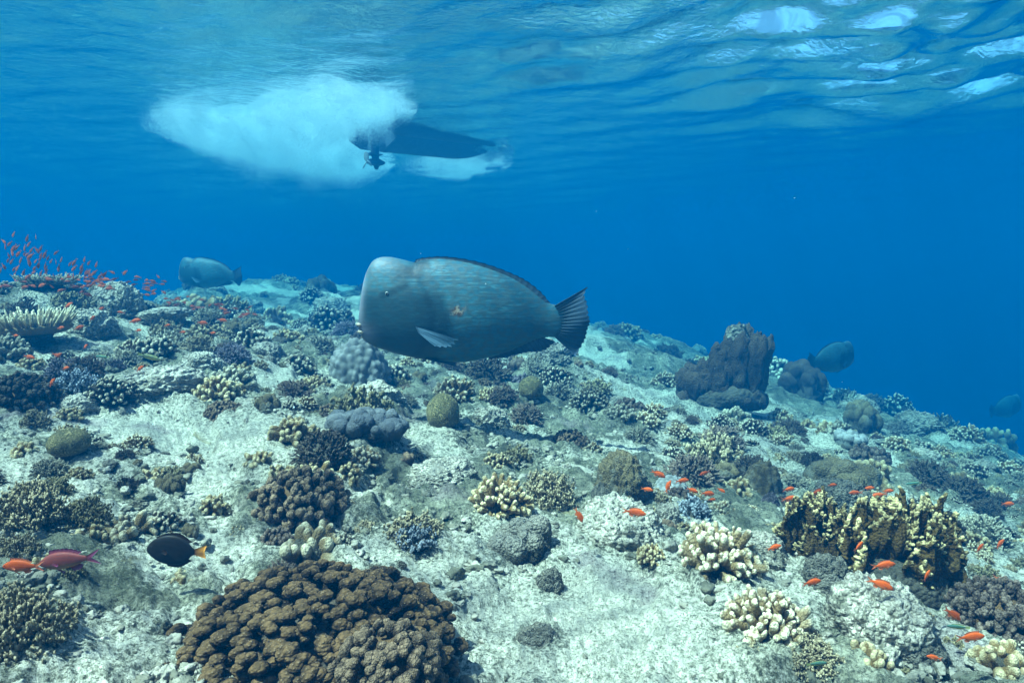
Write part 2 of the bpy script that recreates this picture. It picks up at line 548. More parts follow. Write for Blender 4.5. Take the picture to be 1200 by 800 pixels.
MAT = {
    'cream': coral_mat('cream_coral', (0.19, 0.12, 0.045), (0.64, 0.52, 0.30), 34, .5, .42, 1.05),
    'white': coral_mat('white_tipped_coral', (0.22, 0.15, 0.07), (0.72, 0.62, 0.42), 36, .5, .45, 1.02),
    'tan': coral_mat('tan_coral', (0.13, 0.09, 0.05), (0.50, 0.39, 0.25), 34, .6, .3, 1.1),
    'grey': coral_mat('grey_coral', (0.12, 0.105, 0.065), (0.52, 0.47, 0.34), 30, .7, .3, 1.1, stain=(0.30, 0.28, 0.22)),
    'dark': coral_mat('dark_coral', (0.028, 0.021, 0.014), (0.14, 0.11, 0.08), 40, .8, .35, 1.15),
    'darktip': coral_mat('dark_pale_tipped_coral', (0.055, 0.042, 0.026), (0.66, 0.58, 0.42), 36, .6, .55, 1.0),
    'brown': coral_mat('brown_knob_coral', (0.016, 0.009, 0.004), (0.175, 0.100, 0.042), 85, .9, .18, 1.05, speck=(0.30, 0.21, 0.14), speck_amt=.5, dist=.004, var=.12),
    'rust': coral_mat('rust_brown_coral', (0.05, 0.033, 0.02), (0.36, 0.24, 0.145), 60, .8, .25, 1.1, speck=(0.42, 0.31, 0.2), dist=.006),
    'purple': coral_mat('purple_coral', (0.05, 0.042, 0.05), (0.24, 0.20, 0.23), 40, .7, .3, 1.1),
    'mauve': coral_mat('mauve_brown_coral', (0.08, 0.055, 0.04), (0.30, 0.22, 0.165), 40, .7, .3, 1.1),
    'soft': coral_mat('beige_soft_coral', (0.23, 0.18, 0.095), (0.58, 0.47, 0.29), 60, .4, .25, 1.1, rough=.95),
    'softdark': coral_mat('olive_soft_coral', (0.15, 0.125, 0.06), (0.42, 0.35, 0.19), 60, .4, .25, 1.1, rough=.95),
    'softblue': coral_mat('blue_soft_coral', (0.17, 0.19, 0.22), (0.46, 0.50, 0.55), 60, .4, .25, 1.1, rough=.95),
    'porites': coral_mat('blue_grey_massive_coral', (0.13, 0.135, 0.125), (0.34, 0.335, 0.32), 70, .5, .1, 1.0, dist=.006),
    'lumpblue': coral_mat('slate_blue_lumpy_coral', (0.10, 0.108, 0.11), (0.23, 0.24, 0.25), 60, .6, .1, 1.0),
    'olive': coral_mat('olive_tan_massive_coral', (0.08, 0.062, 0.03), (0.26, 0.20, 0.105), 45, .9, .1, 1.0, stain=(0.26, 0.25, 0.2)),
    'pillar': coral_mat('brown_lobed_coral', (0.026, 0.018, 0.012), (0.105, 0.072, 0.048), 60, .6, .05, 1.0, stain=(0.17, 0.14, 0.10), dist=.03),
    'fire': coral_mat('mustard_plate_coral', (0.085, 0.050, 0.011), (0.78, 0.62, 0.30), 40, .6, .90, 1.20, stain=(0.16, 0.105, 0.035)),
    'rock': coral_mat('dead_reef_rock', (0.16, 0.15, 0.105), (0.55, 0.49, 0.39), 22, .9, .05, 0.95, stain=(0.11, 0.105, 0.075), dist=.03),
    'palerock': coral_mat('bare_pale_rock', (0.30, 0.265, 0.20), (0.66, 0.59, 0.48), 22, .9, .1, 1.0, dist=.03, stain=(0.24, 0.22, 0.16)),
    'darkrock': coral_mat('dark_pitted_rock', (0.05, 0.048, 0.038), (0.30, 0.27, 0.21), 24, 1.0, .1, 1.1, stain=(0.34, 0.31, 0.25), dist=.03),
    'base': coral_mat('dead_base_shaded', (0.022, 0.02, 0.014), (0.10, 0.09, 0.065), 26, .9, .1, 1.0, dist=.02),  # kept near-black: shade inside the corals is put into this colour
}

def brain_mat():
    m, nt, bs, out = new_mat('brain_coral')
    tc = nt.nodes.new('ShaderNodeTexCoord').outputs['Object']
    n = noise_node(nt, 3.2, 2, 0.5, tc, 1.2).outputs[0]
    w = nt.nodes.new('ShaderNodeMath'); w.operation = 'SINE'
    k = nt.nodes.new('ShaderNodeMath'); k.operation = 'MULTIPLY'; k.inputs[1].default_value = 95
    nt.links.new(n, k.inputs[0]); nt.links.new(k.outputs[0], w.inputs[0])
    f = ramp(nt, w.outputs[0], -0.7, 0.8)
    col = mixc(nt, f, (0.07, 0.065, 0.02), (0.32, 0.25, 0.10))
    nt.links.new(col, bs.inputs['Base Color'])
    nt.links.new(bump(nt, f, 0.8, 0.02), bs.inputs['Normal'])
    bs.inputs['Roughness'].default_value = .85
    return m
MAT['brain'] = brain_mat()

# ------------------------------------------------------------------ coral shapes, each about 1 wide with its foot at z = 0
def wob(v, amp, freq, seed):
    n = np.stack([fbm(v * freq + k * 13.7, 2, seed + k) for k in range(3)], 1)
    return v + amp * n

def core(rx, rz, seed, sub=3, name='coral_base', amp=.10, mat='base'):
    v, f = ico(sub)
    v = v * (1 + amp * 1.6 * fbm(v * 2.2, 3, seed)[:, None] + amp * .6 * fbm(v * 7, 2, seed + 5)[:, None])
    t = np.clip(v[:, 2] * .5 + .5, 0, 1)
    v = v * np.array((rx, rx, rz))
    v[:, 2] = np.where(v[:, 2] < 0, v[:, 2] * .5, v[:, 2])
    return make_mesh(name, v, [f], {'tip': t}, True, MAT[mat])

def shape_finger(seed, n=44, r=.062, flat=.72, fork=2, segs=9, lmin=.36, lmax=.5, zmin=.02, name='branches'):
    rng = np.random.default_rng(seed)
    mb = MB()
    for d in rand_dirs(n, rng, zmin, .45):
        d = d * np.array((1, 1, flat)) + np.array((0, 0, .06))
        L = rng.uniform(lmin, lmax) / .5
        side = np.cross(d, rng.normal(size=3)); side /= np.linalg.norm(side) + 1e-9
        rr = r * rng.uniform(.78, 1.2)
        p0, p1 = d * .10, d * .5 * L
        pm = (p0 + p1) / 2 + side * rng.uniform(0, .045)
        v, q, t, ta = tube([p0, pm * .8 + p0 * .2, pm * .35 + p1 * .65, p1], [rr * .8, rr * .92, rr * 1.02, rr * .92], segs, True, [0, .2, .42, .62])
        mb.add(v, t, q, tip=ta)
        for _ in range(rng.integers(0, fork + 1)):
            s = np.cross(d, rng.normal(size=3)); s /= np.linalg.norm(s) + 1e-9
            b = p0 + (p1 - p0) * rng.uniform(.5, .82)
            e = b + (d / np.linalg.norm(d) * .6 + s) * rr * rng.uniform(1.3, 2.2)
            v, q, t, ta = tube([b, (b + e) / 2, e], [rr * .75, rr * .8, rr * .72], max(6, segs - 2), True, [.3, .45, .65])
            mb.add(v, t, q, tip=ta)
    me = mb.build(name, MAT['cream'], True, lambda v, at: wob(v, .022, 9, seed))
    return [(me, 'branches'), (core(.27, .24, seed), 'coral_base')]

def shape_bush(seed, n=120, r=.024, flat=.75, segs=6, sub=3):
    rng = np.random.default_rng(seed)
    mb = MB()
    for d in rand_dirs(n, rng, -.02, .6):
        d = d * np.array((1, 1, flat)) + np.array((0, 0, .05))
        L = rng.uniform(.40, .52)
        p0, p1 = d * .16, d * L
        v, q, t, ta = tube([p0, (p0 + p1) / 2, p1], [r * 1.1, r, r * .7], segs, True, [0, .5, 1])
        mb.add(v, t, q, tip=ta)
        for _ in range(sub):
            s = np.cross(d, rng.normal(size=3)); s /= np.linalg.norm(s) + 1e-9
            b = p0 + (p1 - p0) * rng.uniform(.35, .9)
            e = b + (d * 1.6 + s) * rng.uniform(.035, .075)
            v, q, t, ta = tube([b, e], [r * .8, r * .62], 5, True, [.5, 1])
            mb.add(v, t, q, tip=ta)
    me = mb.build('branches', MAT['grey'], True, lambda v, at: wob(v, .02, 8, seed))
    return [(me, 'branches'), (core(.36, .30, seed), 'coral_base')]

_LOBES = {}
def lobe(seed, sub=3, nb=34, amp=.13):
    k = (seed, sub, nb)
    if k not in _LOBES:
        rng = np.random.default_rng(seed)
        v, f = ico(sub)
        c = rand_dirs(nb, rng, -1, .5)
        a = np.arccos(np.clip(v @ c.T, -1, 1))
        h = np.exp(-(a / (1.35 / math.sqrt(nb))) ** 2).max(1)
        _LOBES[k] = (v * (1 + amp * h)[:, None], f, h)
    return _LOBES[k]

def shape_knob(seed, n=85, r=.062, flat=.62, sub=2, cluster=3, nb=26, zmin=-.05, tipmul=1.0, gap=.55, deep=1.0):
    """rounded warty knobs packed into a dome"""
    rng = np.random.default_rng(seed)
    mb = MB()
    for i, d in enumerate(rand_dirs(n, rng, zmin, .55)):
        dn = d
        d = d * np.array((1, 1, flat)) + np.array((0, 0, .04))
        R0 = rng.uniform(.39, .49)
        x, y, z = frame_of(dn)
        for c in range(cluster):
            v, f, h = lobe(int(rng.integers(0, 7)), sub, nb)
            off = (x * rng.normal() + y * rng.normal()) * r * gap if c else 0
            dz = 0 if c == 0 else -rng.uniform(.1, .9) * r * deep
            sc = r * (rng.uniform(.85, 1.12) if c == 0 else rng.uniform(.6, .9))
            M = np.stack([x, y, z * rng.uniform(1.0, 1.0 + .45 * deep)])
            w = (v * sc) @ M + d * R0 + z * dz + off
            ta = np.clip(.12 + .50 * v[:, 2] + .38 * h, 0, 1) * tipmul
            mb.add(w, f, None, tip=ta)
        v, q, t, ta = tube([d * .1, d * R0], [r * .6, r * .7], 6, False, [0, .1])
        mb.add(v, t, q, tip=ta * 0)
    me = mb.build('knobs', MAT['brown'], True)
    return [(me, 'knobs'), (core(.33, .26 * flat / .62, seed, mat='brown'), 'coral_base')]

def shape_soft(seed, n=90, r=.012, flat=.85, tuft=7, ts=.026):
    """a bush of thin stalks that end in clumps of small polyps"""
    rng = np.random.default_rng(seed)
    mb = MB()
    sv, sf = ico(1)
    for d in rand_dirs(n, rng, .0, .8):
        d = d * np.array((1, 1, flat)) + np.array((0, 0, .04))
        L = rng.uniform(.33, .52)
        p0, p1 = d * .12, d * L
        bend = rng.normal(0, .02, 3)
        v, q, t, ta = tube([p0, (p0 + p1) / 2 + bend, p1], [r * 1.7, r * 1.2, r], 5, False, [0, .3, .6])
        mb.add(v, t, q, tip=ta)
        for k in range(tuft):
            c = p1 + rng.normal(0, .027, 3) - d * rng.uniform(0, .10)
            s = ts * rng.uniform(.55, 1.15)
            w = sv * (1 + .35 * rng.normal(size=(len(sv), 1))) * s * np.array((.8, .8, 1.15))
            mb.add(w + c, sf, None, tip=np.clip(.55 + .4 * sv[:, 2] + .25 * rng.normal(), 0, 1))
    me = mb.build('polyps', MAT['soft'], True)
    return [(me, 'polyps'), (core(.26, .22, seed), 'coral_base')]

def shape_table(seed, n=300):
    rng = np.random.default_rng(seed)
    mb = MB()
    v, f = ico(3)
    pl = v * np.array((.5, .46, .07)) + np.array((0, 0, .13))
    pl[:, 2] += .06 * ((pl[:, 0] ** 2 + pl[:, 1] ** 2) / .25)
    pl = wob(pl, .05, 4, seed)
    mb.add(pl, f, None, tip=np.full(len(v), .25))
    for _ in range(n):
        a = rng.uniform(0, 6.283); rr = math.sqrt(rng.uniform(0, 1)) * .48
        p = np.array((rr * math.cos(a), rr * .93 * math.sin(a), .15 + .24 * rr * rr))
        d = np.array((math.cos(a) * rr * 1.3, math.sin(a) * rr * 1.3, .9)) + rng.normal(0, .15, 3)
        L = rng.uniform(.12, .25)
        tv, q, t, ta = tube([p, p + d * L * .6, p + d * L], [.020, .017, .012], 6, True, [.3, .7, 1])
        mb.add(tv, t, q, tip=ta)
    me = mb.build('plate', MAT['grey'], True)
    st, q, t, ta = tube([(0, 0, -.05), (0, .01, .05), (0, 0, .13)], [.30, .24, .32], 12, False)
    sme = make_mesh('stalk', st, [q, t], {'tip': ta}, True, MAT['base'])
    return [(me, 'plate'), (sme, 'stalk')]

def shape_dome(seed, flat=.7, lumps=3.2, amp=.09, sub=5, mat='porites', low=.1):
    v, f = ico(sub)
    d1, d2 = worley(v * lumps + .2 * fbm(v * 3, 2, seed)[:, None], seed)
    h = np.clip(1.0 - d1 * 1.25, 0, 1)
    k = 1 + amp * (h - .4) + .10 * fbm(v * 1.4, 2, seed + 3)
    t = np.clip(.2 + .8 * h, 0, 1)
    v = v * k[:, None] * np.array((.5, .5, .5 * flat * 2))
    v[:, 2] = np.where(v[:, 2] < 0, v[:, 2] * .35, v[:, 2])
    return [(make_mesh('massive_coral', v, [f], {'tip': t}, True, MAT[mat]), None)]

def shape_ball(seed, mat='brain', stalk=True):
    v, f = ico(4)
    k = 1 + .05 * fbm(v * 2, 2, seed)
    w = v * k[:, None] * .5
    w[:, 2] = w[:, 2] * .92 + .42
    out = [(make_mesh('brain_coral', w, [f], {'tip': v[:, 2] * .5 + .5}, True, MAT[mat]), 'colony')]
    out.append((core(.36, .42, seed + 3, name='coral_base'), 'coral_base'))
    return out

def shape_lumps(seed, n=12, rmin=.12, rmax=.24, flat=.7, mat='olive', spread=.34, tall=1.0, sub=4, amp=.10):
    """a cluster of smooth rounded lobes"""
    rng = np.random.default_rng(seed)
    mb = MB()
    v, f = ico(sub)
    for i in range(n):
        a = i * 2.4 + rng.uniform(0, .8); rr = spread * math.sqrt((i + .3) / n)
        r = rng.uniform(rmin, rmax)
        c = np.array((rr * math.cos(a), rr * math.sin(a), 0))
        c[2] = flat * .5 * (1 - (rr / .55) ** 2) * rng.uniform(.55, 1.0) * tall
        k = 1 + amp * fbm(v * 1.8 + i * 5, 3, seed + i) + amp * .35 * fbm(v * 6 + i, 2, seed)
        lean = np.array((math.cos(a), math.sin(a), 0)) * rr * .25
        w = v * k[:, None] * r * np.array((1, 1, 1.15 * tall ** .5)) + c
        w = w + (w[:, 2:3] - c[2]) * lean
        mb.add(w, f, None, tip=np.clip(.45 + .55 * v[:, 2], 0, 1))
        if c[2] > r:
            tv, q, t, ta = tube([c * np.array((.8, .8, 0)) - (0, 0, .05), c], [r * .85, r * .95], 10, False, [0, .3])
            mb.add(tv, t, q, tip=ta)
    me = mb.build('lobes', MAT[mat], True, lambda w, at: wob(w, .018, 5, seed))
    return [(me, 'lobes'), (core(.40, .22, seed), 'coral_base')]

def shape_pillar(seed):
    """tall brown columns leaning together, a ragged dead head at the top"""
    rng = np.random.default_rng(seed)
    mb = MB()
    v, f = ico(4)
    n = 34
    for i in range(n):
        a = i * 2.4; q = math.sqrt((i + .5) / n)
        c = np.array((.43 * q * math.cos(a), .28 * q * math.sin(a), 0))
        top = (.42 + .52 * float(sstep(-.30, .12, c[0])) - .25 * float(sstep(.22, .42, c[0]))) * rng.uniform(.78, 1.06) - .25 * max(0, -c[1] - .1)
        top = max(top, .16)
        r = rng.uniform(.062, .105) * (1.15 - .25 * q)
        z0 = -.05
        half = (top - z0) / 2
        sh = v * np.array((r, r, half))
        sh[:, :2] *= (1.0 + .25 * v[:, 2])[:, None]
        k = 1 + .26 * fbm(v * 2.1 + i * 3.1, 4, seed + i)
        w = sh * k[:, None] + c + np.array((0, 0, z0 + half))
        w[:, 0] += (w[:, 2]) * c[0] * .35
        mb.add(w, f, None, tip=np.clip(.4 + .6 * v[:, 2], 0, 1))
    for i in range(46):
        a = rng.uniform(0, 6.28); rr = rng.uniform(.1, .46)
        c = np.array((rr * math.cos(a), rr * .8 * math.sin(a), max(.03, .55 * (1 - rr / .5)) * rng.uniform(.2, 1)))
        r = rng.uniform(.05, .09)
        k = 1 + .2 * fbm(v * 1.9 + i * 2.7, 3, seed + i)
        mb.add(v * k[:, None] * r * np.array((1, 1, 1.35)) + c, f, None, tip=np.clip(.4 + .6 * v[:, 2], 0, 1))
    me = mb.build('columns', MAT['pillar'], True, lambda w, at: wob(w, .035, 9, seed))
    v2, f2 = ico(4)
    w = v2 * (1 + .35 * fbm(v2 * 2.5, 4, seed + 60) + .12 * fbm(v2 * 9, 2, seed))[:, None] * np.array((.12, .12, .15)) + np.array((.13, .02, .80))
    top = make_mesh('dead_head', w, [f2], {'tip': np.clip(.5 + .8 * fbm(v2 * 4, 2, seed), 0, 1)}, True, MAT['darkrock'])
    return [(me, 'columns'), (top, 'dead_head'), (core(.42, .25, seed), 'coral_base')]

def shape_fire(seed, nb=13):
    """crinkled upright blades with pale knobbly rims"""
    rng = np.random.default_rng(seed)
    mb = MB()
    nu, nv = 46, 20
    u = np.linspace(-1, 1, nu); vv = np.linspace(0, 1, nv)
    U, V = np.meshgrid(u, vv, indexing='ij')
    i, j = np.meshgrid(np.arange(nu - 1), np.arange(nv - 1), indexing='ij')
    q = np.stack([i * nv + j, (i + 1) * nv + j, (i + 1) * nv + j + 1, i * nv + j + 1], -1).reshape(-1, 4)
    for b in range(nb):
        a = rng.uniform(0, math.pi)
        c = np.array((rng.uniform(-.28, .28), rng.uniform(-.26, .26)))
        hw = rng.uniform(.16, .26)
        hh = (.62 - .9 * (c ** 2).sum()) * rng.uniform(.72, 1.08)
        ph = rng.uniform(0, 6, 4)
        prof = (1 - .55 * np.abs(U) ** 2.2) * hh
        rag = .09 * vnoise(np.stack([U.ravel() * 7, U.ravel() * 0 + b, 0 * U.ravel() + ph[0]], 1), seed).reshape(U.shape)
        rag = rag + .05 * vnoise(np.stack([U.ravel() * 19, U.ravel() * 0 + b, 0 * U.ravel() + ph[1]], 1), seed).reshape(U.shape)
        Z = V * (prof + rag * V)
        wv = .045 * np.sin(U * 5 + ph[0]) + .03 * np.sin(U * 11 + V * 4 + ph[1]) + .02 * np.sin(V * 9 + ph[2])
        X = U * hw * (.75 + .4 * V)
        th = .016 * (1.1 - .5 * V) + .010 * vnoise(np.stack([U.ravel() * 12, V.ravel() * 9, 0 * U.ravel() + b], 1), seed + 2).reshape(U.shape)
        ca, sa = math.cos(a), math.sin(a)
        tip = np.clip(.15 + .95 * V ** 3.2 + .25 * np.clip(np.abs(U) - .8, 0, 1) * 5 * .6, 0, 1.1)
        sh = []
        for s in (1, -1):
            Y = wv + s * th
            sh.append(np.stack([c[0] + X * ca - Y * sa, c[1] + X * sa + Y * ca, Z], -1).reshape(-1, 3))
        n0 = nu * nv
        rim = []
        edge = [k * nv + nv - 1 for k in range(nu)]
        for k in range(nu - 1): rim.append((edge[k], edge[k + 1], edge[k + 1] + n0, edge[k] + n0))
        for k in range(nv - 1):
            rim.append((k, k + 1, k + 1 + n0, k + n0))
            e = (nu - 1) * nv
            rim.append((e + k, e + k + 1, e + k + 1 + n0, e + k + n0))
        mb.add(np.concatenate(sh), None, np.concatenate([q, q[:, ::-1] + n0, np.array(rim)]), tip=np.tile(tip.ravel(), 2))
        P = (sh[0] + sh[1]) / 2
        for k in range(0, nu, 1):
            if rng.random() < .8:
                e = P[k * nv + nv - 1]; o = P[k * nv + nv - 4]
                d = e - o + rng.normal(0, .028, 3); d /= np.linalg.norm(d) + 1e-9
                L = rng.uniform(.012, .04)
                v, qq, t, ta = tube([e - d * .02, e + d * L], [.017, .013], 6, True, [.85, 1.1])
                mb.add(v, t, qq, tip=ta)
        for k in range(22):
            g = rng.integers(0, nu * nv)
            e = P[g]; s = rng.choice((-1, 1))
            d = np.array((-sa * s, ca * s, .5)) + rng.normal(0, .3, 3); d /= np.linalg.norm(d)
            v, qq, t, ta = tube([e, e + d * rng.uniform(.03, .06)], [.016, .011], 5, True, [.4, .95])
            mb.add(v, t, qq, tip=ta)
    me = mb.build('blades', MAT['fire'], True, lambda w, at: wob(w, .02, 7, seed))
    return [(me, 'blades'), (core(.36, .2, seed), 'coral_base')]

def shape_rock(seed, flat=.6, mat='rock', amp=.30, sub=5, rid=.12):
    v, f = ico(sub)
    n1 = fbm(v * 1.6 + seed, 4, seed)
    n2 = np.abs(fbm(v * 4.5 + seed, 3, seed + 9))
    d1, _ = worley(v * 5.5 + .3 * n1[:, None], seed)
    n3 = fbm(v * 13, 3, seed + 4)
    k = 1 + amp * n1 - rid * n2 * 1.6 + .10 * (.5 - d1) + .035 * n3
    t = np.clip(.35 + 1.1 * (v[:, 2] * .35) + 1.3 * (n2 - .12) + .6 * n3, 0, 1)
    v = v * k[:, None] * np.array((.5, .5, .5 * flat * 2))
    v[:, 2] = np.where(v[:, 2] < 0, v[:, 2] * .4, v[:, 2])
    return [(make_mesh('rock', v, [f], {'tip': t}, True, MAT[mat]), None)]

def shape_ledge(seed):
    r = shape_rock(seed, .30, 'palerock', .22)[0][0]
    n = len(r.vertices); co = np.empty(n * 3, np.float32); r.vertices.foreach_get('co', co); co = co.reshape(-1, 3)
    co[:, 2] = np.where(co[:, 2] > .06, .12 + (co[:, 2] - .06) * .45, co[:, 2])
    rad = np.hypot(co[:, 0], co[:, 1])
    s = np.where(co[:, 2] < .10, .72, 1.1)
    co[:, :2] *= s[:, None]
    r.vertices.foreach_set('co', co.ravel()); r.update()
    return [(r, None)]

PROTO = {}
def proto(kind):
    """a few different shapes of each kind, built once, width scaled to 1 and foot at 0"""
    if kind not in PROTO:
        mk = {
            'finger': lambda k: shape_finger(100 + k, 44 + 6 * k, .056 - .003 * k, lmin=.33),
            'bigfinger': lambda k: shape_finger(120 + k, 78, .037, .80, 3, 11, .32, .5),
            'stubby': lambda k: shape_finger(140 + k, 20, .078, .68, 2, 11, .28, .5),
            'fine': lambda k: shape_finger(160 + k, 96, .033, .76, 1, 7, .38, .5),
            'bush': lambda k: shape_bush(200 + k),
            'knob': lambda k: shape_knob(220 + k, 74, .060, .64, 2, 2, 22),
            'fineknob': lambda k: shape_knob(230 + k, 190, .036, .66, 2, 3, 20, -.05, 1.0, .6),
            'soft': lambda k: shape_soft(240 + k),
            'bigsoft': lambda k: shape_soft(250 + k, 170, .009, .85, 9, .019),
            'table': lambda k: shape_table(260 + k),
            'dome': lambda k: shape_dome(270 + k, .62, 3.4 + k, .16),
            'lumpy': lambda k: shape_lumps(280 + k, 46, .06, .12, .50, 'lumpblue', .44, 1.0, 3, .14),
            'lumps': lambda k: shape_lumps(290 + k, 17, .10, .19, .72, 'olive', .36, 1.1, 4, .16),
            'ball': lambda k: shape_ball(300 + k),
            'pillar': lambda k: shape_pillar(310 + k),
            'pillars': lambda k: shape_lumps(320 + k, 20, .11, .17, .85, 'pillar', .36, 1.25),
            'fire': lambda k: shape_fire(330 + k),
            'rock': lambda k: shape_rock(340 + k),
            'slab': lambda k: shape_rock(350 + k, .3, 'palerock', .2),
            'ledge': lambda k: shape_ledge(360 + k),
        }[kind]
        nvar = {'pillar': 1, 'bigfinger': 2, 'table': 2, 'pillars': 2, 'fineknob': 2, 'fire': 2, 'ball': 2, 'lumpy': 2, 'ledge': 2, 'bigsoft': 3, 'slab': 2, 'dome': 3, 'lumps': 3, 'knob': 3, 'rock': 4}.get(kind, 4)
        res = []
        for k in range(nvar):
            parts = mk(k)
            allv = []
            for me, _ in parts:
                co = np.empty(len(me.vertices) * 3, np.float32); me.vertices.foreach_get('co', co); allv.append(co.reshape(-1, 3))
            a = np.concatenate(allv)
            wdt = (np.ptp(a[:, 0]) + np.ptp(a[:, 1])) / 2
            zt = a[:, 2].max()
            for (me, _), co in zip(parts, allv):
                me.vertices.foreach_set('co', (co / wdt).ravel()); me.update()
            res.append((parts, zt / wdt))
        PROTO[kind] = res
    return PROTO[kind]

NAMES = {'finger': 'finger_coral', 'bigfinger': 'finger_coral', 'stubby': 'stubby_coral', 'fine': 'branching_coral', 'bush': 'bushy_coral',
         'knob': 'knob_coral', 'fineknob': 'knob_coral', 'soft': 'soft_coral', 'bigsoft': 'soft_coral', 'table': 'table_coral', 'dome': 'dome_coral', 'lumpy': 'lumpy_coral',
         'lumps': 'lobed_coral', 'ball': 'brain_coral', 'pillar': 'pillar_coral', 'pillars': 'pillar_coral', 'fire': 'fire_coral', 'rock': 'reef_rock', 'slab': 'rock_slab', 'ledge': 'rock_ledge'}
CATS = {'soft': 'soft coral', 'bigsoft': 'soft coral', 'rock': 'rock', 'slab': 'rock', 'ledge': 'rock'}
GROUPS = {'finger_coral': 'finger corals on the reef', 'stubby_coral': 'stubby corals on the reef', 'branching_coral': 'branching corals on the reef', 'bushy_coral': 'bushy corals on the reef', 'knob_coral': 'knob corals on the reef',
          'soft_coral': 'soft corals on the reef', 'reef_rock': 'rocks on the reef', 'lobed_coral': 'lobed corals on the reef', 'dome_coral': 'dome corals on the reef'}
USED = []          # (x, y, radius) of what stands on the seabed
LAND = []          # landmarks for labels: (px, py, short name)
prng = np.random.default_rng(31)
CNT = {}
def put_coral(kind, mat, x, y, W, H, label, yaw=None, sink=.03, group=None, z=None, tilt=0):
    ps = proto(kind)
    i = CNT.get(kind, int(prng.integers(0, 9)))
    CNT[kind] = i + 1
    parts, zt = ps[i % len(ps)]
    yaw = prng.uniform(0, 6.283) if yaw is None else yaw
    if z is None:
        z = float(ground(x, y)[0]) - sink * min(H, .35) - .006 + .05 * min(W, .5)
    sz = np.clip(H / zt, W * (.45 if kind in ('table', 'pillars', 'slab', 'ledge', 'lumpy', 'rock') else .72), W * 1.28)
    root = link(NAMES[kind], parts[0][0] if len(parts) == 1 else None, None, (x, y, z), (prng.normal(0, .06) + tilt, prng.normal(0, .06), yaw), (W, W * prng.uniform(.92, 1.08), sz))
    for k, (me, nm) in enumerate(parts):
        o = root if len(parts) == 1 else link(nm, me, root)
        if k == 0 and mat and me.materials[0] != MAT[mat]:
            o.material_slots[0].link = 'OBJECT'
            o.material_slots[0].material = MAT[mat]
    g = group or GROUPS.get(NAMES[kind])
    tag(root, label, CATS.get(kind, 'coral'), g)
    USED.append((x, y, W * .5))
    return root

def place(kind, mat, px, py, w, h, label, nm=None, yaw=None):
    p, dep = hit(px, min(py, 798) - 1)
    W = w / FPX * dep
    back = W * .36
    x = p[0] + back * p[0] / p[1]; y = p[1] + back
    dep2 = dep * (1 + back / p[1])
    k = dep2 / dep
    o = put_coral(kind, mat, x, y, W * k, h / FPX * dep2 * 1.02, label, yaw)
    if nm: LAND.append((px, py - h / 2, nm))
    return o

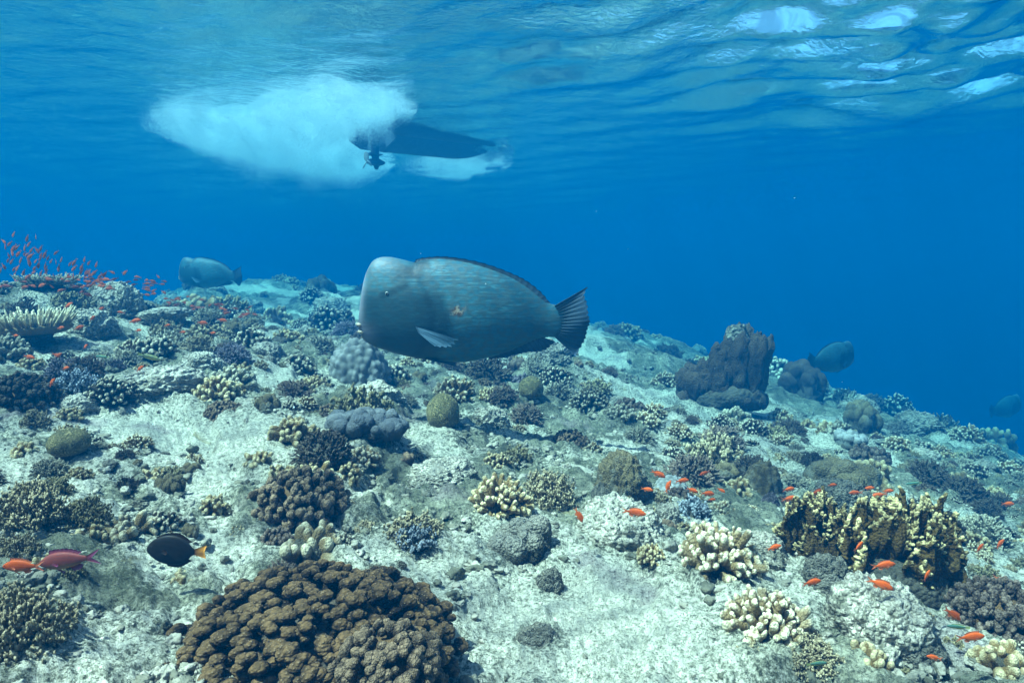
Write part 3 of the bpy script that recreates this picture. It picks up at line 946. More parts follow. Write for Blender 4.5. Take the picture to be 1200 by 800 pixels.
# ------------------------------------------------------------------ the corals and rocks one can point to (pixel of the foot's middle, width, height)
ROWS = [
 # left side
 ('table', 'white', 40, 416, 96, 42, 'wide pale table coral covered in upright fingers above the black knob coral', 'pale table coral'),
 ('table', 'grey', 58, 350, 70, 16, 'flat pale table coral with thin rim on the reef crest under the red school', 'flat crest table'),
 ('fineknob', 'dark', 26, 487, 90, 82, 'black rounded knob coral with small pale dots under the pale table coral', 'black knob coral'),
 ('fine', 'darktip', 75, 430, 34, 32, 'white-topped small coral growing on the purple-black bushy coral', None),
 ('bush', 'purple', 78, 449, 48, 36, 'purple-black bushy coral below the pale table coral', 'purple-black bush'),
 ('fine', 'darktip', 133, 487, 58, 66, 'open coral of pale tipped fingers on a dark stalk beside pale sand', 'dark stalked finger coral'),
 ('finger', 'cream', 187, 462, 26, 18, 'small low cream clump alone on the pale rock slab', None),
 ('slab', 'palerock', 192, 470, 96, 26, 'broad pale rock slab under a small cream coral clump', 'pale rock slab'),
 ('slab', 'palerock', 238, 440, 60, 22, 'smooth pale slab between the round cream coral and dark purple bush', None),
 ('finger', 'darktip', 186, 429, 50, 48, 'rounded cream-tipped finger coral behind the pale rock slab', 'round cream coral'),
 ('finger', 'cream', 168, 439, 22, 18, 'tiny cream clump at the foot of the round cream coral', None),
 ('fineknob', 'rust', 263, 488, 48, 48, 'tan warty coral cushion with dark underside alone beyond the pale sand', 'tan warty cushion'),
 ('bush', 'purple', 272, 431, 46, 40, 'dark purple bush beside a beige soft coral and pale slab', 'dark purple bush'),
 ('soft', 'soft', 233, 417, 38, 32, 'beige feathery soft coral beside the dark purple bush', None),
 ('soft', 'soft', 84, 520, 36, 42, 'beige feathery soft coral above the green ridged coral', 'beige soft plume'),
 ('ball', 'brain', 84, 541, 44, 32, 'green ridged coral half hidden under a beige soft plume', 'green ridged coral'),
 ('soft', 'soft', 40, 506, 36, 28, 'small flat-topped beige soft coral over yellowish lumps', None),
 ('stubby', 'cream', 30, 540, 34, 40, 'yellowish cream lumps under a small flat-topped soft coral', 'yellowish lumps'),
 ('stubby', 'cream', 182, 567, 27, 26, 'two-lobed cream coral nub alone on rubbly sand', 'two-lobed nub'),
 ('soft', 'softblue', 92, 472, 44, 40, 'soft grey-blue cone of fine tentacles behind the dark stalked coral', None),
 ('ledge', 'palerock', 195, 388, 62, 24, 'overhanging pale ledge with dark gap beneath near the crest', 'overhanging ledge'),
 ('finger', 'grey', 8, 345, 26, 30, 'greyish knobbly coral standing highest on the reef crest edge', None),
 ('rock', 'rock', 110, 402, 62, 30, 'grey mossy rock next to the wide pale table coral', None),
 ('rock', 'rock', 140, 376, 60, 36, 'pale lump of reef rock on the crest below the red fish school', 'pale crest lump'),
 ('bush', 'dark', 30, 384, 50, 28, 'dark bush behind the wide pale table coral', None),
 ('soft', 'softdark', 85, 375, 50, 24, 'olive feathery soft coral between the crest lump and table coral', None),
 ('bush', 'grey', 245, 385, 40, 24, 'grey bushy coral behind the beige soft coral near the crest', None),
 ('bush', 'mauve', 100, 448, 46, 32, 'grey-brown fuzzy bush beside the purple-black coral', None),
 ('bigsoft', 'soft', 34, 634, 92, 84, 'large beige feathery soft coral bush above the orange and purple fish', 'large beige soft bush'),
 ('bigsoft', 'soft', 20, 668, 60, 40, 'beige soft coral right under the orange and purple fish', None),
 ('bigsoft', 'softdark', 102, 632, 64, 52, 'olive-beige round soft coral beside the cream lumpy fingers', 'olive soft bush'),
 ('stubby', 'cream', 107, 648, 50, 46, 'cream lumpy fingers in front of the olive soft bush', 'cream lumpy fingers'),
 ('stubby', 'white', 155, 642, 58, 62, 'tall pale cream finger coral just above the dark surgeonfish', 'tall pale fingers'),
 ('finger', 'white', 69, 744, 54, 58, 'white-tipped stubby cluster alone on the sand before the purple fish', 'white-tipped cluster'),
 ('bigsoft', 'soft', 20, 815, 135, 150, 'big brownish soft coral mass at the near corner of the sand', 'near soft mass'),
 ('stubby', 'cream', 212, 696, 38, 26, 'small pale nub touching the big brown coral\'s edge below the dark fish', None),
 ('finger', 'cream', 250, 608, 44, 42, 'cream branching coral on rubble behind the dark surgeonfish', 'cream branching clump'),
 ('finger', 'cream', 282, 636, 32, 26, 'small yellow-cream cluster between the brown coral and cream branching clump', None),
 ('soft', 'softdark', 78, 690, 50, 28, 'short olive soft coral under the purple fish', None),
 ('bush', 'grey', 60, 565, 44, 28, 'grey scrubby coral between yellowish lumps and the large beige soft bush', None),
 # near middle
 ('stubby', 'white', 360, 674, 82, 46, 'cream finger clump peeking over the back of the big brown coral', 'cream clump behind brown'),
 ('fineknob', 'rust', 352, 628, 118, 62, 'wide grey-brown coral dome with pale dead front, behind cream fingers', 'grey-brown coral dome'),
 ('soft', 'soft', 428, 628, 28, 40, 'small upright beige soft coral beside the grey-brown coral dome', None),
 ('soft', 'soft', 487, 644, 74, 36, 'low spreading tan soft coral behind a pale blue tuft', 'spreading tan soft coral'),
 ('soft', 'softblue', 487, 658, 54, 26, 'pale blue soft tuft in front of the spreading tan soft coral', 'pale blue tuft'),
 ('stubby', 'purple', 455, 588, 18, 14, 'tiny lavender nub among rubble behind the tan soft coral', None),
 ('slab', 'palerock', 482, 812, 64, 30, 'white rock at the front foot of the big brown coral', None),
 ('dome', 'porites', 422, 456, 72, 50, 'smooth blue-grey dome coral with small bumps under the big fish\'s chin', 'blue-grey dome coral'),
 ('finger', 'cream', 368, 460, 40, 28, 'cream clump beside the blue-grey dome coral', None),
 ('rock', 'palerock', 440, 477, 66, 24, 'row of broken pale rubble before the blue-grey dome coral', None),
 ('finger', 'cream', 464, 472, 26, 18, 'small cream clump on rubble at the foot of the blue-grey dome', None),
 ('lumpy', 'lumpblue', 430, 518, 98, 28, 'low slate-blue lumpy coral mound in the middle of the sand', 'slate-blue mound'),
 ('finger', 'cream', 344, 526, 58, 36, 'yellow-cream finger coral beside the slate-blue mound', 'yellow-cream fingers'),
 ('stubby', 'cream', 372, 572, 44, 32, 'cream thick fingers at the front of the blackened dead coral', None),
 ('bush', 'dark', 380, 560, 74, 42, 'blackened dead coral ringed by cream fingers', 'blackened dead coral'),
 ('stubby', 'cream', 408, 570, 34, 26, 'pale cream stubs on the far edge of the blackened dead coral', None),
 ('stubby', 'cream', 330, 562, 30, 22, 'cream knobs between the blackened coral and grey-brown dome', None),
 ('finger', 'white', 425, 549, 42, 36, 'white knobbly finger coral below the slate-blue mound', 'white knobbly coral'),
 ('finger', 'cream', 487, 541, 20, 20, 'little yellow finger coral above a brown lump on grey sand', None),
 ('lumps', 'rust', 475, 552, 25, 16, 'small brown lumps below the little yellow finger coral', None),
 ('fine', 'white', 535, 476, 58, 42, 'white-tipped round coral beneath the middle of the big fish', 'white-tipped round coral'),
 ('ball', 'brain', 520, 507, 39, 46, 'greenish brain coral ball on a dark stalk', 'brain coral ball'),
 ('stubby', 'cream', 439, 566, 16, 15, 'lone tiny cream nub on grey sand below the white knobbly coral', None),
 ('rock', 'rock', 520, 580, 92, 26, 'low grey-white lumpy rock behind the large cream finger coral', 'low grey-white rock'),
 # middle
 ('bush', 'dark', 572, 452, 60, 38, 'dark brown bush in the shadow under the big fish', 'shadowed dark bush'),
 ('lumps', 'olive', 627, 438, 22, 22, 'round tan lump coral under the big fish\'s tail', None),
 ('lumps', 'mauve', 606, 438, 24, 20, 'dull brown lumps beside the round tan lump under the tail', None),
 ('fine', 'darktip', 651, 459, 46, 34, 'rounded pale-tipped coral just below the big fish\'s tail', 'pale coral below tail'),
 ('finger', 'purple', 610, 458, 34, 24, 'purple-grey clump with white patches beside a brain coral', None),
 ('ball', 'brain', 622, 475, 29, 28, 'small olive brain coral below the purple-grey clump', 'small olive brain coral'),
 ('finger', 'cream', 574, 476, 30, 22, 'cream coral tuft between the white-tipped round coral and brain coral', None),
 ('bush', 'mauve', 588, 483, 44, 20, 'pinkish-brown low bush below the cream coral tuft', None),
 ('bush', 'mauve', 616, 501, 44, 28, 'rusty brown bush behind a white finger sprig', 'rusty brown bush'),
 ('fine', 'white', 608, 510, 22, 24, 'tiny white finger sprig in front of the rusty brown bush', None),
 ('rock', 'rock', 575, 507, 50, 26, 'greenish encrusted boulder between two brown bushes', None),
 ('fineknob', 'rust', 668, 529, 50, 48, 'pink-brown topped coral with dead grey sides', 'pink-brown topped coral'),
 ('finger', 'white', 692, 534, 30, 30, 'pale crusty fingers beside the pink-brown topped coral', None),
 ('fine', 'grey', 690, 484, 48, 34, 'grey-cream branching coral behind the pink-brown topped coral', 'grey-cream branching coral'),
 ('finger', 'grey', 726, 499, 38, 30, 'grey finger coral beside the grey-cream branching coral', None),
 ('fine', 'white', 765, 491, 34, 24, 'whitish low coral on the slope before the pillar coral', 'whitish low coral'),
 ('finger', 'white', 757, 507, 34, 24, 'pale knobbly coral right before the whitish low coral', None),
 ('bush', 'grey', 748, 524, 44, 32, 'dark blue-grey bush between pale knobbly coral and the tan boulder', 'blue-grey bush'),
 ('bush', 'dark', 797, 504, 16, 16, 'tiny dark shrub coral on open pale sand', None),
 ('fine', 'darktip', 790, 540, 42, 34, 'white-tipped dark coral in front of open pale sand', 'white-tipped dark coral'),
 ('bush', 'mauve', 845, 540, 58, 40, 'round brown bush coral on the pale slope', 'round brown bush'),
 ('finger', 'cream', 582, 554, 38, 28, 'brown-sided cream finger coral next to an olive soft coral', 'brown-sided cream coral'),
 ('soft', 'softdark', 607, 546, 38, 32, 'olive soft coral tuft next to the brown-sided cream coral', None),
 ('bigsoft', 'soft', 641, 602, 74, 52, 'bushy beige soft coral behind the large cream finger coral', 'bushy beige soft coral'),
 ('bigfinger', 'cream', 585, 614, 80, 50, 'large round cream finger coral beside the bushy beige soft coral', 'large cream finger coral'),
 ('rock', 'olive', 728, 592, 74, 68, 'tan boulder with a mossy brown top and dark hollow', 'tan boulder'),
 ('rock', 'darkrock', 704, 592, 28, 48, 'dark upright stump against the tan boulder', None),
 ('rock', 'rock', 728, 646, 122, 52, 'ridged tan rock ledge under two orange fish', 'ridged tan ledge'),
 ('rock', 'palerock', 782, 616, 34, 38, 'bare white chunk of rock by the blue-grey soft coral', 'bare white chunk'),
 ('finger', 'cream', 762, 674, 38, 20, 'low yellowish finger coral on sand below the ridged ledge', 'low yellowish fingers'),
 ('lumps', 'rock', 612, 664, 80, 40, 'pale knobbly rock mound on sand in front of the large finger coral', 'pale knobbly mound'),
 ('stubby', 'purple', 621, 668, 16, 12, 'little mauve nub at the foot of the pale knobbly mound', None),
 ('rock', 'darkrock', 643, 702, 40, 38, 'black pitted rock alone on the pale sand', 'black pitted rock'),
 ('rock', 'darkrock', 632, 765, 60, 24, 'low dark rock with pale crest on the nearest sand', None),
 # right, near
 ('bigfinger', 'white', 842, 687, 104, 76, 'big pale thick-fingered coral in front of the mustard fire coral', 'big pale fingers'),
 ('bigfinger', 'white', 897, 770, 108, 78, 'nearer pale thick-fingered coral on the sand beside the grey-green rock', 'nearer pale fingers'),
 ('fire', 'fire', 962, 668, 108, 84, 'brown crinkled fire coral standing behind the brighter mustard one', 'brown fire coral'),
 ('fire', 'fire', 1052, 708, 148, 104, 'mustard fire coral with pale crinkled rims and orange fish around it', 'mustard fire coral'),
 ('fineknob', 'dark', 1085, 630, 80, 62, 'black smooth-domed knob coral behind the fire corals', 'black domed coral'),
 ('fineknob', 'mauve', 1166, 754, 122, 92, 'wide purple-brown knob coral at the edge with orange fish over it', 'purple-brown knob coral'),
 ('rock', 'rock', 1027, 776, 134, 72, 'grey-green rough boulder in front of the mustard fire coral', 'grey-green boulder'),
 ('lumps', 'olive', 985, 580, 76, 40, 'rounded tan lobes behind the brown fire coral', 'rounded tan lobes'),
 ('finger', 'white', 845, 607, 34, 22, 'white low finger clump behind the big pale fingers', None),
 ('finger', 'white', 882, 607, 26, 24, 'white ridged finger clump beside a mauve ball', None),
 ('dome', 'purple', 902, 598, 24, 20, 'mauve ball coral on sand behind the fire coral', 'mauve ball coral'),
 ('soft', 'softblue', 812, 614, 46, 36, 'blue-grey soft coral beside the bare white chunk', 'blue-grey soft coral'),
 ('soft', 'soft', 880, 780, 42, 32, 'small beige soft coral in front of the nearer pale fingers', None),
 ('bigsoft', 'soft', 945, 806, 80, 36, 'low beige soft coral patch at the foot of the grey-green boulder', None),
 ('stubby', 'cream', 1018, 810, 58, 42, 'yellow-cream blunt fingers at the near edge before the grey-green boulder', 'near yellow-cream fingers'),
 ('stubby', 'cream', 1172, 810, 70, 38, 'pale blunt fingers at the near corner under the purple-brown coral', None),
 ('stubby', 'cream', 950, 744, 13, 16, 'single cream stub beside the nearer pale fingers', None),
 ('bush', 'dark', 1086, 572, 56, 42, 'black shaggy bush beyond the black domed coral', 'black shaggy bush'),
 ('bush', 'dark', 1172, 602, 42, 32, 'dark tuft on the slope beyond the last orange fish', 'dark slope tuft'),
 ('finger', 'white', 1153, 660, 22, 20, 'small white finger clump behind the purple-brown coral', None),
 ('rock', 'rock', 880, 668, 74, 30, 'mottled grey rock between the two fire and finger corals', None),
 ('rock', 'darkrock', 965, 700, 60, 40, 'dark rubble rock under the brown fire coral', None),
 ('rock', 'darkrock', 1075, 790, 70, 36, 'dark hollow rock beside the grey-green boulder', None),
 # right, farther
 ('pillar', 'pillar', 848, 480, 106, 96, 'tall brown lobed pillar coral rising from the slope', 'tall pillar coral'),
 ('pillars', 'pillar', 938, 468, 56, 44, 'smaller lobed pillar coral below the distant swimming fish', 'smaller pillar coral'),
 ('bush', 'grey', 990, 482, 44, 34, 'pale round bushy coral beyond the smaller pillar coral', 'pale round bush'),
 ('pillars', 'olive', 1008, 510, 38, 38, 'short tan columns in front of the pale round bush', 'short tan columns'),
 ('fine', 'darktip', 882, 514, 38, 30, 'white-knobbed coral at the foot of the tall pillar coral', 'white-knobbed coral'),
 ('bush', 'dark', 925, 518, 40, 28, 'dark bush beside the white-knobbed coral', None),
 ('finger', 'grey', 985, 514, 34, 24, 'grey-white finger coral before the short tan columns', None),
 ('knob', 'mauve', 1017, 547, 52, 32, 'purple-brown round cushion coral beyond the tan lobes', 'purple-brown cushion'),
 ('soft', 'soft', 930, 545, 26, 24, 'small yellow soft coral beside a black shrub', None),
 ('bush', 'dark', 952, 550, 32, 36, 'black shrub coral beside a small yellow soft coral', 'black shrub coral'),
 ('fine', 'white', 1132, 524, 38, 26, 'whitish round coral far down the slope', 'whitish slope coral'),
 ('fine', 'grey', 1158, 544, 40, 30, 'grey branching coral below the whitish slope coral', 'grey slope coral'),
 ('fine', 'white', 1184, 562, 40, 30, 'white-topped coral near the black tuft at the slope edge', None),
 ('lumps', 'olive', 1132, 502, 28, 20, 'brown lumps just behind the whitish slope coral', None),
 ('lumps', 'porites', 997, 532, 38, 20, 'pale smooth lumps behind the purple-brown cushion', None),
 ('finger', 'white', 1050, 530, 34, 20, 'flat whitish coral between the cushion and slope coral', None),
 ('slab', 'palerock', 815, 560, 32, 16, 'white flat rock near the round brown bush', None),
 ('dome', 'olive', 892, 580, 46, 40, 'greenish lump coral on the sand beyond the mauve ball', 'greenish lump coral'),
 ('bush', 'grey', 930, 575, 36, 30, 'grey scrub beside the greenish lump coral', None),
 ('soft', 'softdark', 700, 470, 36, 20, 'olive fuzz coral behind the grey-cream branching coral', None),
]
for r in ROWS:
    place(*r[:7], r[7], {'pillar': 0.0}.get(r[0]))

# the big brown coral in front: two heads of packed warty knobs
def big_brown():
    p, dep = hit(344, 799)
    W = 354 / FPX * (p[1] + .16)
    parts = shape_knob(900, 390, .0245, .68, 2, 5, 18, -.10, 1.0, .78, .35)
    x, y = p[0], p[1] + .13
    z = float(ground(x, y)[0]) - .015
    s = W / 1.0
    root = link('knob_coral', None, None, (x, y, z), (R(4), 0, .4), (s * 1.02, s * .88, s * .76))
    link('knobs', parts[0][0], root)
    cb = link('coral_base', parts[1][0], root, scale=(.9, .9, .85))
    cb.material_slots[0].link = 'OBJECT'; cb.material_slots[0].material = MAT['dark']  # darker core colour paints the shade in the gaps between knobs
    tag(root, 'big dark brown coral dome of packed warty knobs, nearest on the sand', 'coral', GROUPS['knob_coral'])
    USED.append((x, y, W * .5))
    LAND.append((357, 730, 'big brown coral'))
    p2 = np.array((x + W * .30, y - W * .24, z + W * .10))
    parts = shape_knob(901, 70, .054, .72, 2, 5, 18, -.1, 1.0, .78, .35)
    r2 = link('knob_coral', None, None, p2, (R(12), R(6), 1.0), (W * .36, W * .33, W * .36))
    o = link('knobs', parts[0][0], r2)
    o.material_slots[0].link = 'OBJECT'; o.material_slots[0].material = MAT['rust']
    link('coral_base', parts[1][0], r2)
    tag(r2, 'lighter brown knob cluster growing on the big dark coral\'s front side', 'coral', GROUPS['knob_coral'])
big_brown()

# ------------------------------------------------------------------ the rest of the reef: single corals and rocks over the slope
SEEN = {}
COLOUR = {'cream': 'cream', 'white': 'white-tipped', 'tan': 'tan', 'grey': 'grey', 'dark': 'dark', 'darktip': 'dark pale-tipped', 'rust': 'rusty', 'purple': 'purplish', 'mauve': 'dull brown',
          'soft': 'beige', 'softdark': 'olive', 'softblue': 'blue-grey', 'porites': 'blue-grey', 'olive': 'olive-tan', 'rock': 'mottled', 'palerock': 'pale', 'darkrock': 'dark'}
def by_landmarks(desc, px, py, lands=None):
    """a label that finds a thing between the two landmarks nearest to it"""
    L = sorted(lands or LAND, key=lambda l: (l[0] - px) ** 2 + (1.6 * (l[1] - py)) ** 2)
    for a, b in ((0, 1), (0, 2), (1, 2), (0, 3), (1, 3), (2, 3), (0, 4), (1, 4), (0, 5), (2, 4), (0, 6), (1, 5)):
        s = '%s between the %s and the %s' % (desc, L[a][2], L[b][2])
        if len(s.replace('-', '').split()) > 16: continue
        if s not in SEEN:
            SEEN[s] = 1
            return s
    for pre in ('lower', 'upper', 'farther', 'nearer', 'paler', 'darker'):
        s = '%s %s beside the %s' % (pre, desc, L[0][2])
        if s not in SEEN:
            SEEN[s] = 1
            return s
    return '%s near the %s' % (desc, L[0][2])

frng = np.random.default_rng(77)
KINDS = [('finger', 'cream', .17), ('finger', 'darktip', .12), ('fine', 'white', .14), ('fine', 'darktip', .10), ('bush', 'grey', .10), ('bush', 'dark', .07), ('bush', 'mauve', .06), ('knob', 'mauve', .05), ('stubby', 'cream', .07),
         ('soft', 'soft', .07), ('soft', 'softdark', .06), ('rock', 'rock', .09), ('rock', 'darkrock', .03), ('rock', 'palerock', .03), ('lumps', 'olive', .04), ('dome', 'porites', .025), ('bush', 'purple', .03), ('finger', 'grey', .06)]
KP = np.array([k[2] for k in KINDS]); KP /= KP.sum()
def free(x, y, r, k=.8):
    for ux, uy, ur in USED:
        if (x - ux) ** 2 + (y - uy) ** 2 < ((ur + r) * k) ** 2:
            return False
    return True
CLEAR = [((700, 770), .42), ((640, 720), .28), ((110, 770), .18), ((300, 505), .30), ((190, 455), .25), ((780, 730), .28), ((210, 510), .28), ((740, 470), .35), ((800, 480), .5), ((870, 490), .4), ((1100, 600), .25), ((160, 700), .2), ((560, 760), .2), ((720, 690), .2)]
CLEARW = [(*hit(*c)[0][:2], r) for c, r in CLEAR]
def scatter(n, ymin, ymax, wmin, wmax, far):
    made, tries = 0, 0
    while made < n and tries < n * 60:
        tries += 1
        y = math.exp(frng.uniform(math.log(ymin), math.log(ymax)))
        x = y * frng.uniform(-.98, .98)
        w = wmin * (wmax / wmin) ** frng.random()
        if any((x - a) ** 2 + (y - b) ** 2 < r * r for a, b, r in CLEARW): continue
        if fbm(np.array([[x * .8, y * .8, 3.0]]), 2, 15)[0] < (-.22 if x / y > -.2 else -.5) + (.1 if y < 4 else 0): continue
        z = float(ground(x, y)[0])
        px, py, dep = project(np.array((x, y, z)))
        if not free(x, y, w * .5, .72): continue
        kind, mat, _ = KINDS[frng.choice(len(KINDS), p=KP)]
        h = w * {'rock': .45, 'soft': .8, 'dome': .6, 'lumps': .7, 'bush': .68, 'knob': .66}.get(kind, .72) * frng.uniform(.8, 1.2)
        sz = 'tiny' if w / dep * FPX < 18 else 'small' if w / dep * FPX < 34 else 'mid-sized'
        nm = NAMES[kind].replace('_', ' ')
        desc = '%s %s %s' % (sz, COLOUR[mat], nm)
        put_coral(kind, mat, x, y, w, h, by_landmarks(desc, px, py) if not far else far(desc, px, py, dep))
        made += 1
def far_label(desc, px, py, dep):
    where = ('on the faded reef beyond the fish at the crest' if px < 430 else 'on the hazy slope behind the big bumphead fish' if px < 720
             else 'on the hazy slope behind the tall pillar coral' if px < 960 else 'on the hazy far slope falling into blue water')
    return '%s %s' % (' '.join(desc.split()), where)
scatter(190, 1.3, 3.0, .03, .12, None)
scatter(300, 2.6, 5.8, .08, .30, None)
ALL = KINDS, KP
KINDS = [('fine', 'white', .20), ('stubby', 'cream', .24), ('soft', 'soft', .16), ('soft', 'softdark', .10), ('knob', 'mauve', .10), ('rock', 'rock', .08), ('lumps', 'rust', .05), ('knob', 'rust', .07)]
KP = np.array([k[2] for k in KINDS]); KP /= KP.sum()
scatter(260, 2.2, 6.5, .05, .13, None)
KINDS, KP = ALL
scatter(340, 5.4, 19, .16, .6, far_label)

# loose rubble and turf nobody could count
def rubble():
    rng = np.random.default_rng(4)
    mb = MB()
    n = 34000
    r = np.exp(rng.uniform(math.log(.9), math.log(9), n)); a = rng.uniform(R(-50), R(50), n)
    x, y = r * np.sin(a), r * np.cos(a)
    P = np.stack([x, y, 0 * x], 1)
    dens = fbm(P * 1.5 + 3.3, 3, 21) + .40 * fbm(P * 7.0, 2, 31)
    keep = rng.random(n) < sstep(-.35, .35, dens) * .9 + .05
    for cx, cy_, cr in CLEARW:
        keep &= ((x - cx) ** 2 + (y - cy_) ** 2 > (cr * .6) ** 2) | (rng.random(n) < .06)
    x, y, r = x[keep], y[keep], r[keep]
    z = ground(x, y)
    v1, f1 = ico(2)
    vn = np.stack([fbm(v1 * 1.7 + k * 3.3, 3, k) for k in range(40)], 1)
    for i in range(len(x)):
        s = (.003 + .011 * rng.random() ** 3) * (1 + .10 * r[i])
        w = v1 * (1 + .75 * vn[:, i % 40])[:, None] * s * np.array((rng.uniform(.6, 1.7), rng.uniform(.6, 1.2), rng.uniform(.5, 1)))
        c, sn = math.cos(i), math.sin(i)
        w = w @ np.array(((c, sn, 0), (-sn, c, 0), (0, 0, 1)))
        mb.add(w + (x[i], y[i], z[i] + .008 + .25 * s), f1, None, tip=np.full(len(w), rng.uniform(0, 1)))
    o = link('rubble', mb.build('rubble', MAT['rock'], True))
    tag(o, 'loose broken coral rubble strewn over the sand', 'rubble', kind='stuff')
rubble()

# the floor heaps up against whatever grows on it
def settle():
    n = len(seabed.data.vertices)
    co = np.empty(n * 3, np.float32); seabed.data.vertices.foreach_get('co', co); co = co.reshape(-1, 3)
    ro = np.empty(n, np.float32); seabed.data.attributes['rough'].data.foreach_get('value', ro)
    add = np.zeros(n)
    for x, y, r in USED:
        R2 = (2.6 * r) ** 2
        i = np.nonzero((np.abs(co[:, 0] - x) < 2.6 * r) & (np.abs(co[:, 1] - y) < 2.6 * r))[0]
        d2 = ((co[i, 0] - x) ** 2 + (co[i, 1] - y) ** 2) / (r * r)
        add[i] = np.maximum(add[i], (.11 if r < .2 else 0) * min(r, .25) * np.exp(-(d2 / 2.2) ** 1.3))
        ro[i] = np.maximum(ro[i], .85 * np.exp(-(d2 / 2.6)))
    co[:, 2] += add * (1 + .8 * fbm(np.stack([co[:, 0] * 16, co[:, 1] * 16, 0 * co[:, 0]], 1), 2, 19))
    seabed.data.vertices.foreach_set('co', co.ravel())
    seabed.data.attributes['rough'].data.foreach_set('value', ro)
    seabed.data.update()
settle()

# ------------------------------------------------------------------ fish
def crom(pts, n):
    """a smooth curve through control points, n samples"""
    P = np.asarray(pts, float)
    Pe = np.concatenate([[2 * P[0] - P[1]], P, [2 * P[-1] - P[-2]]])
    t = np.linspace(0, len(P) - 1 - 1e-9, n)
    i = t.astype(int); f = (t - i)[:, None]
    a, b, c, d = Pe[i], Pe[i + 1], Pe[i + 2], Pe[i + 3]
    return .5 * (2 * b + (c - a) * f + (2 * a - 5 * b + 4 * c - d) * f ** 2 + (3 * b - a - 3 * c + d) * f ** 3)

def fish_body(name, ctrl, mat, ns=60, m=28, ex=2.3, paint=None):
    """ctrl: rows of x, top, bottom, half width; nose towards -x"""
    K = crom(ctrl, ns)
    a = np.linspace(0, 2 * math.pi, m, endpoint=False)
    ca, sa = np.cos(a), np.sin(a)
    cx = np.sign(ca) * np.abs(ca) ** (2 / ex); sx = np.sign(sa) * np.abs(sa) ** (2 / ex)
    mid_, half = (K[:, 1] + K[:, 2]) / 2, np.abs(K[:, 1] - K[:, 2]) / 2
    X = np.repeat(K[:, 0:1], m, 1)
    Y = K[:, 3:4] * cx
    Z = mid_[:, None] + half[:, None] * sx
    v = np.stack([X, Y, Z], -1).reshape(-1, 3)
    i, j = np.meshgrid(np.arange(ns - 1), np.arange(m), indexing='ij')
    k = (j + 1) % m
    q = np.stack([i * m + j, (i + 1) * m + j, (i + 1) * m + k, i * m + k], -1).reshape(-1, 4)
    v = np.concatenate([v, [[K[0, 0], 0, mid_[0]], [K[-1, 0], 0, mid_[-1]]]])
    j = np.arange(m); k = (j + 1) % m
    t = np.concatenate([np.stack([j, k, np.full(m, ns * m)], 1), np.stack([(ns - 1) * m + k, (ns - 1) * m + j, np.full(m, ns * m + 1)], 1)])
    return make_mesh(name, v, [q[:, ::-1], t[:, ::-1]], paint(v) if paint else None, True, mat)

def fin_mesh(name, base, edge, mat, nv=8, nu=28, thick=.006, wave=.0, rag=.0, seed=1, nor=(0, 1, 0), both=None):
    """a thin fin with rays between a base line and an outer edge"""
    b, e = crom(base, nu), crom(edge, nu)
    rng = np.random.default_rng(seed)
    rays = np.sin(np.arange(nu) * 2.1)
    nor = np.asarray(nor, float)
    rows, tip = [], []
    for k in range(nv):
        f = k / (nv - 1)
        p = b + (e - b) * (f * (1 + rag * rays * f * f))[:, None] if rag else b + (e - b) * f
        p = p + nor * (wave * f * np.sin(np.linspace(0, 7, nu) + f * 2))[:, None]
        rows.append(p); tip.append(np.full(nu, f))
    S = np.stack(rows); T = np.stack(tip)
    th = thick * (1 - .75 * T[..., None]) * (1 + .45 * rays[None, :, None])
    v = np.concatenate([(S + nor * th).reshape(-1, 3), (S - nor * th).reshape(-1, 3)])
    i, j = np.meshgrid(np.arange(nv - 1), np.arange(nu - 1), indexing='ij')
    q = np.stack([i * nu + j, i * nu + j + 1, (i + 1) * nu + j + 1, (i + 1) * nu + j], -1).reshape(-1, 4)
    n0 = nv * nu
    ring = [(0 * nu + a) for a in range(nu)] + [k * nu + nu - 1 for k in range(1, nv)] + [(nv - 1) * nu + a for a in range(nu - 2, -1, -1)] + [k * nu for k in range(nv - 2, 0, -1)]
    rim = [(ring[a], ring[(a + 1) % len(ring)], ring[(a + 1) % len(ring)] + n0, ring[a] + n0) for a in range(len(ring))]
    return make_mesh(name, v, [np.concatenate([q, q[:, ::-1] + n0, np.array(rim)])], {'tip': np.tile(T.ravel(), 2), 'ray': np.tile(np.tile(rays, nv), 2)}, True, mat)

def plain_mat(name, col, rough=.5, spec=.3, tipcol=None, ray=0.0):
    m, nt, bs, out = new_mat(name)
    bs.inputs['Roughness'].default_value = rough
    bs.inputs['Specular IOR Level'].default_value = spec
    tc = nt.nodes.new('ShaderNodeTexCoord').outputs['Object']
    c = mixc(nt, ramp(nt, noise_node(nt, 14, 3, .6, tc).outputs[0], .3, .7, 0, .35), col, tuple(x * .6 for x in col))
    if tipcol: c = mixc(nt, attr(nt, 'tip'), c, tipcol)
    if ray: c = mixc(nt, ramp(nt, attr(nt, 'ray'), -.2, .9, 0, ray), c, tuple(x * .35 for x in col))
    nt.links.new(c, bs.inputs['Base Color'])
    return m

